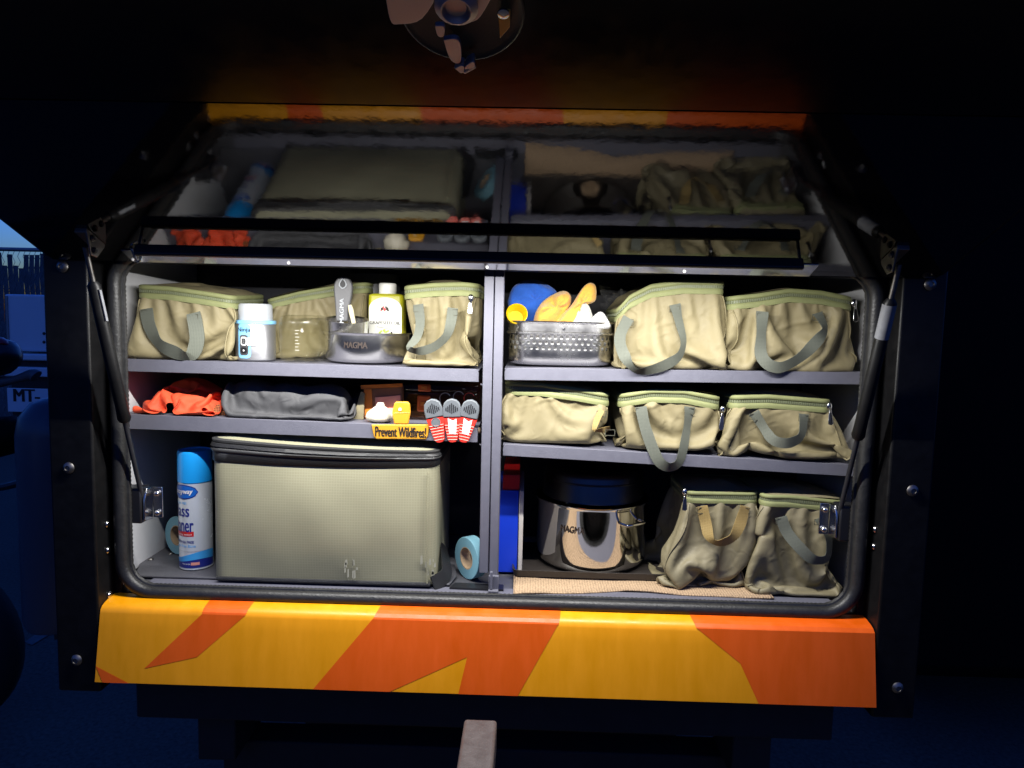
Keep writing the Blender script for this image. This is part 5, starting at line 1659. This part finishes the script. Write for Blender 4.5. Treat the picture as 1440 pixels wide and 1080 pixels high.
def red_clip(xt, yt, xb, yb, kind, label):
    y = YC - 0.004
    A, B = pt(xt, yt, y), pt(xb, yb, y)
    d = B - A; L = np.linalg.norm(d); d /= L
    s = np.cross(d, V((0, 1.0, 0))); s /= np.linalg.norm(s)
    if s[0] < 0: s = -s
    t = thing('bag_clip', label, 'clip', tuple(B), 'red and grey bag clips on the shelf lip')
    def p(a, b): return A + d * a * L + s * b
    W = 0.0178
    body = [p(0.40, -W * 0.98), p(0.5, -W * 0.92), p(0.8, -W * 0.66), p(0.93, -W * 0.55), p(0.985, -W * 0.35), p(1.0, 0), p(0.985, W * 0.35), p(0.93, W * 0.55), p(0.8, W * 0.66), p(0.5, W * 0.92), p(0.40, W * 0.98)]
    MB().prism(body, (0, 0.008, 0)).build('clip_body', 'clip_red', t, bevel=0.0015, seg=2)
    pad = [p(0.42, -W), p(0.22, -W * 1.0), p(0.10, -W * 0.85), p(0.03, -W * 0.5), p(0, 0), p(0.03, W * 0.5), p(0.10, W * 0.85), p(0.22, W * 1.0), p(0.42, W)]
    g_ = MB().prism([q - V((0, 0.002, 0)) for q in pad], (0, 0.010, 0)).build('thumb_pad', 'clip_grey', t, bevel=0.002, seg=2)
    for k in range(7):
        x = -W * 0.62 + W * 1.24 * k / 6
        top = 0.10 + 0.10 * abs(k - 3) / 3
        MB().tube([p(top, x) + V((0, -0.0024, 0)), p(0.33 - 0.02 * abs(k - 3), x) + V((0, -0.0024, 0))], 0.0009, 6).build('grip_rib', 'print_black', g_)
    for k in range(6):
        a = 0.60 + 0.065 * k
        w_ = W * (0.88 - (a - 0.5) * 0.88)
        MB().tube([p(a, -w_) + V((0, -0.0003, 0)), p(a, w_) + V((0, -0.0003, 0))], 0.0008, 6).build('body_rib', 'clip_light', t)
    if kind == 'round':
        MB().lathe(p(0.53, 0), [(0.0092, 0.0002), (0.0092, 0.0014), (0.0078, 0.0016), (0.0076, 0.0010), (0, 0.0010)], 24, ax=(0, -1, 0), ex=s, ey=-d).build('magnet', 'clip_grey', t)
    else:
        st = MB().prism([q + V((0, -0.0012, 0)) for q in (p(0.44, -0.008), p(0.50, 0.008 * .2), p(0.45, 0.0085), p(0.74, 0.0075), p(0.80, 0.007), p(0.78, -0.006))], (0, 0.0008, 0)).build('sticker', 'print_white', t)
        for k in range(3): MB().tube([p(0.54 + 0.07 * k, -0.004) + V((0, -0.0014, 0)), p(0.53 + 0.07 * k, 0.004) + V((0, -0.0014, 0))], 0.0006, 5).build('sticker_print', 'clip_red', st)
red_clip(606, 561, 619, 623, 'round', 'red and grey bag clip with a round grey magnet')
red_clip(635, 560.5, 636.5, 623, 'sticker', 'red and grey bag clip with a torn white sticker, between two others')
red_clip(664, 562, 651, 623, 'sticker', 'red and grey bag clip with a torn white sticker, beside the centre post')
lumpy('tan_roll', [pt(664, 606, 0.075), pt(676, 605, 0.075)], [0.006, 0.006], 'card', 'tan stub poking out behind the red clips by the post', 'tube', 2, amp=0.02)

# ------------------------------------------------------------------ floor of the compartment
def spray_can():
    r = 0.0325
    cy = 0.118
    c = pt(270.5, 808, cy - r * 0.6)
    cx, z0 = c[0], ZF + 0.009
    H = pt(270.5, 636, cy - r)[2] - z0
    t = thing('spray_can', 'white and blue glass cleaner spray can with a bright blue cap', 'spray can', (cx, cy, z0))
    hb_ = H * 0.735
    MB().lathe((cx, cy, z0), [(0, 0.002), (r - 0.004, 0.001), (r - 0.001, 0), (r + 0.0006, 0.0015), (r, 0.004), (r, hb_ - 0.003), (r - 0.001, hb_), (0, hb_)], 56).build('can_wall', 'can_white', t)
    MB().lathe((cx, cy, z0), [(r - 0.001, hb_ + 0.0005), (r + 0.0006, hb_ + 0.001), (r + 0.0003, H - 0.006), (r - 0.001, H - 0.001), (r - 0.003, H), (r - 0.005, H - 0.003), (0, H - 0.004)], 56).build('cap', 'blue_cap', t)
    k = r + 0.0004
    R_ = -0.40          # the label is turned to the left
    # oval logo
    ov = MB()
    def cyp(a, z, rr=k): return (cx + rr * math.sin(a), cy - rr * math.cos(a), z)
    def oval(ac, zc, wa, hz, rr, m, par):
        b = MB()
        ring = [(ac + wa * math.cos(t_), zc + hz * math.sin(t_)) for t_ in np.linspace(0, 2 * math.pi, 40, endpoint=False)]
        rows = []
        for i in range(13):
            u_ = -1 + 2 * i / 12
            hh = hz * math.sqrt(max(0, 1 - u_ * u_))
            rows.append([cyp(ac + wa * u_, zc - hh, rr), cyp(ac + wa * u_, zc + hh, rr)])
        b.grid(rows)
        return b.build('label_oval', m, par, smooth=False)
    zl = z0 + hb_ * 0.905
    oval(R_ + 0.05, zl, 0.96, 0.0150, k + 0.0002, 'print_navy', t)
    oval(R_ + 0.05, zl, 0.91, 0.0130, k + 0.0005, 'print_blue', t)
    text('Sprayway', (0, 0, zl), 0.046, 0.0135, 'print_white', t, cyl=(cx, cy, k + 0.0008, R_ + 0.0), fat=0.0005, shear=0.2)
    text('STREAK FREE', (0, 0, z0 + hb_ * 0.775), 0.030, 0.005, 'print_light_blue', t, cyl=(cx, cy, k, R_ - 0.15))
    text('glass', (0, 0, z0 + hb_ * 0.670), 0.044, 0.0330, 'print_navy', t, cyl=(cx, cy, k, R_ - 0.20), fat=0.0006)
    text('cleaner', (0, 0, z0 + hb_ * 0.525), 0.058, 0.0290, 'print_navy', t, cyl=(cx, cy, k, R_ - 0.18), fat=0.0006)
    cyl_patch(cx, cy, k, R_ - 1.2, R_ + 0.72, z0 + hb_ * 0.395, z0 + hb_ * 0.452).build('label_band', 'print_red', t)
    text('foaming action', (0, 0, z0 + hb_ * 0.415), 0.040, 0.005, 'print_white', t, cyl=(cx, cy, k + 0.0004, R_ + 0.0))
    text('AMMONIA FREE', (0, 0, z0 + hb_ * 0.330), 0.048, 0.0050, 'print_navy', t, cyl=(cx, cy, k, R_ - 0.02), fat=0.0002)
    text('Streak-Free Shine', (0, 0, z0 + hb_ * 0.283), 0.052, 0.0058, 'print_light_blue', t, cyl=(cx, cy, k, R_ + 0.03), shear=0.2)
    # blue waves at the foot
    def wave(a0, a1, f0, f1, m, rr):
        b = MB(); lo, hi = [], []
        for i in range(25):
            a = a0 + (a1 - a0) * i / 24
            lo.append(cyp(a, z0 + f0(a), rr)); hi.append(cyp(a, z0 + f1(a), rr))
        b.grid([lo, hi]); b.build('label_wave', m, t)
    wave(-1.7, 1.7, lambda a: 0.005, lambda a: 0.021 + 0.004 * math.sin(a * 1.6 + 0.4), 'print_navy', k)
    wave(-1.7, 1.7, lambda a: 0.019 + 0.004 * math.sin(a * 1.6 + 0.4), lambda a: 0.0305 + 0.009 * math.sin(a * 1.2 + 0.3), 'print_light_blue', k + 0.0002)
    wave(-1.7, 1.7, lambda a: 0.0395, lambda a: 0.0402, 'print_grey', k + 0.0004)
    cyl_patch(cx, cy, k + 0.0004, 0.12, 0.62, z0 + 0.011, z0 + 0.017).build('label_flag', 'clip_light', t)
    text('MADE IN USA', (0, 0, z0 + 0.0135), 0.018, 0.003, 'print_white', t, cyl=(cx, cy, k + 0.0006, -0.18))
spray_can()

def tape_roll(c, ax_, R_, r, w, label, name='tape_roll'):
    ax_ = V(ax_, dtype=float); ax_ /= np.linalg.norm(ax_)
    ex = np.cross(ax_, V((0, 0, 1.0))); ex /= np.linalg.norm(ex)
    ey = np.cross(ax_, ex)
    t = thing(name, label, 'tape', tuple(V(c) - V((0, 0, R_))))
    MB().lathe(c, [(r + 0.002, -w / 2), (R_ - 0.001, -w / 2), (R_, -w / 2 + 0.001), (R_, w / 2 - 0.001), (R_ - 0.001, w / 2), (r + 0.002, w / 2)], 48, ax=ax_, ex=ex, ey=ey).build('tape', 'tape_blue', t)
    MB().lathe(c, [(r + 0.002, -w / 2), (r, -w / 2), (r, w / 2), (r + 0.002, w / 2)], 48, ax=ax_, ex=ex, ey=ey).build('core', 'card', t)
    return t
Rr_ = 0.043
tape_roll((pt(664, 772, 0.115)[0] - 0.002, 0.115, ZF + Rr_ + 0.001), (-0.78, -0.62, 0), Rr_, 0.021, 0.024, 'roll of pale blue tape standing beside the centre post')
tape_roll((pt(255, 752, 0.19)[0], 0.19, ZF + 0.041 + 0.009), (-0.5, -0.85, 0.05), 0.041, 0.02, 0.024, 'roll of pale blue tape half hidden behind the spray can')

def tray_and_liner():
    # beige liner sheet with a wavy front edge
    n = 60
    fr_, bk_ = [], []
    Y = [ptz(x, y, ZF + 0.005) for x, y in ((722, 836), (800, 834), (880, 831), (960, 836), (1030, 840), (1088, 842))]
    for i in range(n):
        s = i / (n - 1)
        x = Y[0][0] + (Y[-1][0] - Y[0][0]) * s
        y = np.interp(x, [p[0] for p in Y], [p[1] for p in Y]) + 0.002 * math.sin(s * 17)
        zz = ZF + 0.0045 + 0.0022 * max(0, math.sin(s * 13 + 1))
        fr_.append((x, y, zz)); bk_.append((x - 0.004, 0.34, ZF + 0.0045))
    rows = [[tuple(V(a) + (V(b) - V(a)) * t) for a, b in zip(fr_, bk_)] for t in np.linspace(0, 1, 8)]
    MB().grid(rows).build('shelf_liner', 'liner_beige', None, angle=60, solid=0.0035, label='beige knobbly shelf liner under the tray and olive bag', cat='liner')
    z0 = ZF + 0.0085
    A = ptz(722, 812, z0); B = ptz(945, 818, z0)
    x0, x1, y0, y1 = A[0] - 0.002, B[0] + 0.05, A[1], 0.33
    t = thing('black_tray', 'shallow dark brown tray under the steel pots', 'tray', ((x0 + x1) / 2, (y0 + y1) / 2, z0))
    cx, cy, w, d = (x0 + x1) / 2, (y0 + y1) / 2, x1 - x0, y1 - y0
    def R(dw, z): return [(cx + a, cy + b, z0 + z) for a, b in rrect(w + dw, d + dw, 0.014, 5)]
    b = MB(); G = [R(-0.020, 0.003), R(-0.012, 0.003), R(-0.004, 0.014), R(0, 0.016), R(0.002, 0.0155), R(-0.004, 0.002), R(-0.012, 0)]
    b.grid(G, closed_u=True); m = len(G[0]); b.f.append(tuple(range(m - 1, -1, -1))); b.f.append(tuple(range(6 * m, 7 * m)))
    b.build('tray_pan', 'tray', t, angle=50)
    return z0 + 0.004
ztray = tray_and_liner()

def stock_pots():
    r = 0.122
    cy = 0.105 + r
    c = pt(838, 780, cy - r)
    cx = c[0]; z0 = ztray
    zt = pt(838, 716, cy - r)[2] - z0
    t = thing('steel_pot', 'polished steel pot with a side handle standing on the dark tray', 'pot', (cx, cy, z0))
    MB().lathe((cx, cy, z0), [(0, 0), (r - 0.022, 0), (r - 0.010, 0.0035), (r - 0.003, 0.013), (r - 0.001, 0.022), (r - 0.001, zt - 0.008), (r + 0.002, zt - 0.004), (r + 0.003, zt), (r, zt + 0.001), (r - 0.004, zt - 0.004), (r - 0.004, 0.02), (0, 0.004)], 72).build('pot_wall', 'steel_shiny', t)
    text('MAGMA', (0, 0, z0 + zt * 0.66), 0.052, 0.0135, 'print_brown', t, cyl=(cx, cy, r + 0.0002, -0.42), fat=0.0003)
    a = 0.62
    h0 = V((cx + (r - 0.002) * math.sin(a), cy - (r - 0.002) * math.cos(a), z0 + zt * 0.78))
    o = V((math.sin(a), -math.cos(a), 0)); s_ = V((math.cos(a), math.sin(a), 0))
    path = [h0 - s_ * 0.026, h0 - s_ * 0.026 + o * 0.012, h0 - s_ * 0.020 + o * 0.020, h0 + s_ * 0.020 + o * 0.020, h0 + s_ * 0.026 + o * 0.012, h0 + s_ * 0.026]
    MB().tube(smooth_path(path, 4), 0.0032, 10).build('side_handle', 'steel_shiny', t)
    # second pot upside down on top
    r2 = 0.108
    z2 = z0 + zt + 0.0015
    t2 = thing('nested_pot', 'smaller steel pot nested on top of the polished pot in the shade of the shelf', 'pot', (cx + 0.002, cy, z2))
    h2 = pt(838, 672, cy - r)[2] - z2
    MB().lathe((cx + 0.002, cy, z2), [(0, 0.001), (r2 - 0.002, 0.001), (r2 + 0.002, 0.003), (r2, 0.007), (r2 - 0.001, h2 - 0.010), (r2 - 0.006, h2 - 0.003), (r2 - 0.014, h2), (0, h2)], 72).build('pot_wall', 'steel_shaded', t2)
    MB().lathe((cx + 0.002, cy, z2), [(r2 - 0.0005, 0.040), (r2 + 0.0008, 0.041), (r2 + 0.0008, 0.043), (r2 - 0.0005, 0.044)], 72).build('pot_band', 'steel_shaded', t2)
stock_pots()

def book_box():
    x0, x1 = pt(698, 720, 0.138)[0], pt(729, 720, 0.138)[0]
    z0 = ZF + 0.0012
    zm, zt = pt(715, 690, 0.138)[2], pt(715, 668, 0.138)[2]
    t = thing('game_box', 'blue and red box standing on edge beside the steel pots', 'box', ((x0 + x1) / 2, 0.2, z0))
    MB().box(x0, x1, 0.138, 0.33, z0 + 0.004, zm).build('blue_sleeve', 'book_blue', t, bevel=0.0015)
    MB().box(x0 + 0.012, x1 + 0.001, 0.141, 0.33, zm + 0.0005, zt).build('red_top', 'book_red', t, bevel=0.0015)
    MB().box(x1 + 0.0012, x1 + 0.0105, 0.135, 0.325, z0 + 0.002, zm + 0.001).build('page_edge', 'pages', t, bevel=0.0015)
book_box()

# ------------------------------------------------------------------ beyond the trailer
def fence():
    Yf = 6.2
    xs0, xs1 = -9.0, -1.5
    zt = pt(30, 351, Yf)[2]
    t = thing('slatted_fence', 'tall chain link fence filled with dark privacy slats behind the white vehicle', 'fence', ((xs0 + xs1) / 2, Yf, 0))
    MB().tube([(xs0, Yf, zt), (xs1, Yf, zt)], 0.022, 10).build('top_rail', 'galv', t)
    MB().tube([(xs0, Yf, 0.08), (xs1, Yf, 0.08)], 0.018, 8).build('bottom_rail', 'galv', t)
    for x in np.arange(xs0, xs1 + 0.1, 2.5):
        MB().tube([(x, Yf + 0.03, 0), (x, Yf + 0.03, zt + 0.05)], 0.03, 10).build('post', 'galv', t)
    b = MB(); rr = random.Random(2)
    x = xs0
    while x < xs1:
        w = 0.050
        top = zt - 0.03 - (rr.uniform(0.06, 0.30) if rr.random() < 0.38 else rr.uniform(0, 0.03))
        k = 8
        G = []
        for i in range(k + 1):
            s = i / k
            dx = 0.006 * math.sin(s * 19 + x * 7)
            G.append([(x + dx, Yf - 0.004 + 0.006 * math.sin(s * 23 + x * 3), 0.06 + (top - 0.06) * s), (x + w + dx, Yf + 0.004, 0.06 + (top - 0.06) * s)])
        b.grid(G)
        x += 0.058
    b.build('privacy_slats', 'slat', t, kind='stuff', smooth=False)
    wv = MB()
    for x in np.arange(xs0, xs1, 0.058):
        P = [(x + (0.029 if i % 2 else 0) + 0.0, Yf - 0.012, 0.06 + i * 0.06) for i in range(int((zt - 0.06) / 0.06) + 1)]
        wv.tube(P, 0.0028, 3, caps=False)
    wv.build('chain_link', 'galv', t, kind='stuff', smooth=False)
fence()

def white_vehicle():
    Y = 2.7
    def q(x, y): return pt(x, y, Y)
    xl, xr = q(7, 450)[0], -1.55
    zt, z1 = q(30, 414)[2], q(30, 494)[2]
    t = thing('utility_trailer', 'pale vehicle tailgate with a number plate reading MT seen past the trailer', 'vehicle', ((xl + xr) / 2, Y + 1, 0))
    MB().box(xl, xr, Y, Y + 2.2, z1, zt).build('upper_body', 'vehicle_white', t, bevel=0.012, seg=3)
    for x in (11, 66):
        p = q(x, 450); MB().box(p[0] - 0.006, p[0] + 0.006, Y - 0.006, Y - 0.001, z1 + 0.01, zt - 0.01).build('panel_seam', 'galv', t)
    for y in (469, 481):
        p = q(62, y); MB().lathe((p[0], Y - 0.001, p[2]), [(0.009, 0), (0.007, 0.004), (0, 0.005)], 12, ax=(0, -1, 0), ex=(1, 0, 0), ey=(0, 0, 1)).build('door_bolt', 'dark_metal', t)
    z2, z3 = q(30, 497)[2], q(30, 506)[2]
    MB().box(xl + 0.02, xr, Y - 0.04, Y + 2.1, z3, z2).build('bumper_top', 'vehicle_white', t, bevel=0.008)
    z4, z5 = q(30, 515)[2], q(30, 529)[2]
    MB().box(xl + 0.04, xr, Y + 0.01, Y + 2.0, z4, z3 - 0.002).build('recess', 'dark_metal', t)
    MB().box(xl, xr, Y - 0.03, Y + 2.0, z5, z4 - 0.002).build('lower_rail', 'vehicle_white', t, bevel=0.008)
    z6 = q(30, 545)[2]
    MB().box(xl, xr, Y + 0.03, Y + 2.0, z6 - 0.3, z5 - 0.002).build('plate_recess', 'dark_metal', t)
    p0, p1 = q(13, 545), q(80, 580)
    pl = MB().box(p0[0], p1[0], Y - 0.02, Y - 0.01, p1[2], p0[2]).build('number_plate', 'vehicle_white', t, bevel=0.003)
    c = q(41, 555.5)
    text('MT-', (c[0], Y - 0.0215, c[2]), q(59, 556)[0] - q(23.5, 556)[0], q(41, 547)[2] - q(41, 564.5)[2], 'print_black', pl, fat=0.004)
    MB().box(xl - 0.05, xr, Y + 0.1, Y + 2.0, 0.30, z6 - 0.302).build('underbody', 'undercoat', t)
    for x in (xl + 0.15, xr - 0.2):
        MB().lathe((x, Y + 1.2, 0.31), [(0.12, -0.1), (0.29, -0.1), (0.31, -0.06), (0.31, 0.06), (0.29, 0.1), (0.12, 0.1)], 32, ax=(1, 0, 0), ex=(0, 1, 0), ey=(0, 0, 1)).build('wheel', 'tyre', t)
white_vehicle()

def motorcycle():
    Y = 0.9
    def q(x, y, d=0.0): return pt(x, y, Y + d)
    c = q(-110, 715)
    R_ = 0.30
    t = thing('parked_motorcycle', 'dark motorcycle with a red tail panel parked left of the trailer', 'motorcycle', (c[0], Y, 0))
    zc = R_
    MB().lathe((c[0], Y, zc), [(0.20, -0.05), (0.27, -0.062), (R_, -0.03), (R_ + 0.004, 0), (R_, 0.03), (0.27, 0.062), (0.20, 0.05)], 48, ax=(0, 1, 0), ex=(1, 0, 0), ey=(0, 0, 1)).build('rear_wheel', 'tyre', t)
    MB().lathe((c[0], Y, zc), [(0.0, -0.04), (0.05, -0.04), (0.05, -0.02), (0.19, -0.02), (0.20, -0.045), (0.205, 0), (0.20, 0.045), (0.19, 0.02), (0, 0.02)], 32, ax=(0, 1, 0), ex=(1, 0, 0), ey=(0, 0, 1)).build('rim', 'dark_metal', t)
    P = [q(-260, 560), q(-150, 540), q(-60, 512), q(-5, 502), q(26, 508)]
    MB().tube(smooth_path(P, 5), np.interp(np.linspace(0, 1, 21), [0, .3, .6, .85, 1], [0.09, 0.10, 0.075, 0.055, 0.012]), 16, squash=(1.2, 1)).build('tail_fairing', 'fairing', t)
    P = [q(-120, 500, -.02), q(-50, 486, -.02), q(-5, 480, -.02), q(10, 484, -.02)]
    MB().tube(smooth_path(P, 5), [0.02] * 12 + [0.015, 0.012, 0.008, 0.004], 12, squash=(1.4, 0.7)).build('tail_panel', 'fairing_red', t, label='red strip on top of the tail')
    P = [q(-90, 560), q(-20, 541), q(20, 534), q(44, 527), q(52, 530)]
    MB().tube(smooth_path(P, 4), np.interp(np.linspace(0, 1, 17), [0, .5, .75, .93, 1], [0.03, 0.012, 0.018, 0.022, 0.010]), 12).build('rear_rack', 'handle_grey', t)
    MB().tube([q(-110, 715), q(-90, 640), q(-70, 575)], 0.02, 8).build('swing_arm', 'dark_metal', t)
    MB().tube(smooth_path([q(-200, 640), q(-90, 625), q(10, 612), q(36, 600)], 5), [0.10] * 8 + [0.09, 0.085, 0.08, 0.075, 0.07, 0.06, 0.05, 0.04], 14, squash=(1.0, 0.8)).build('saddle_bag', 'vehicle_black', t)
    MB().tube(smooth_path([q(-40, 690), q(8, 684), q(38, 675)], 4), 0.012, 8).build('exhaust_bracket', 'dark_metal', t)
motorcycle()

def gas_bottle():
    Y = 0.42
    c = pt(62, 600, Y)
    x = -0.79 - 0.085
    p = pt(75, 560, Y)
    zt = p[2]
    t = thing('gas_bottle', 'rounded blue-grey bottle fixed beside the trailer body', 'gas bottle', (c[0] + 0.02, Y, 0.6))
    cx = c[0] + 0.02
    MB().lathe((cx, Y, 0.62), [(0, 0), (0.07, 0), (0.078, 0.02), (0.078, zt - 0.62 - 0.09), (0.07, zt - 0.62 - 0.045), (0.045, zt - 0.62 - 0.012), (0.015, zt - 0.62), (0, zt - 0.62)], 32).build('bottle_wall', 'bottle_blue', t)
    MB().box(cx + 0.02, -0.786, Y - 0.05, Y + 0.05, 0.60, 0.619).build('bottle_shelf', 'dark_metal', t)
gas_bottle()

def dark_van():
    t = thing('dark_van', 'black van body looming in the dark right of the trailer', 'van', (2.9, 3.2, 0))
    MB().box(1.32, 4.4, 0.95, 5.5, 0.26, 2.6).build('van_body', 'vehicle_black', t, bevel=0.06, seg=3)
    for x in (1.62, 4.12):
        for y in (1.7, 4.7):
            MB().lathe((x, y, 0.33), [(0.15, -0.11), (0.31, -0.11), (0.33, -0.07), (0.33, 0.07), (0.31, 0.11), (0.15, 0.11)], 32, ax=(1, 0, 0), ex=(0, 1, 0), ey=(0, 0, 1)).build('wheel', 'tyre', t)
dark_van()
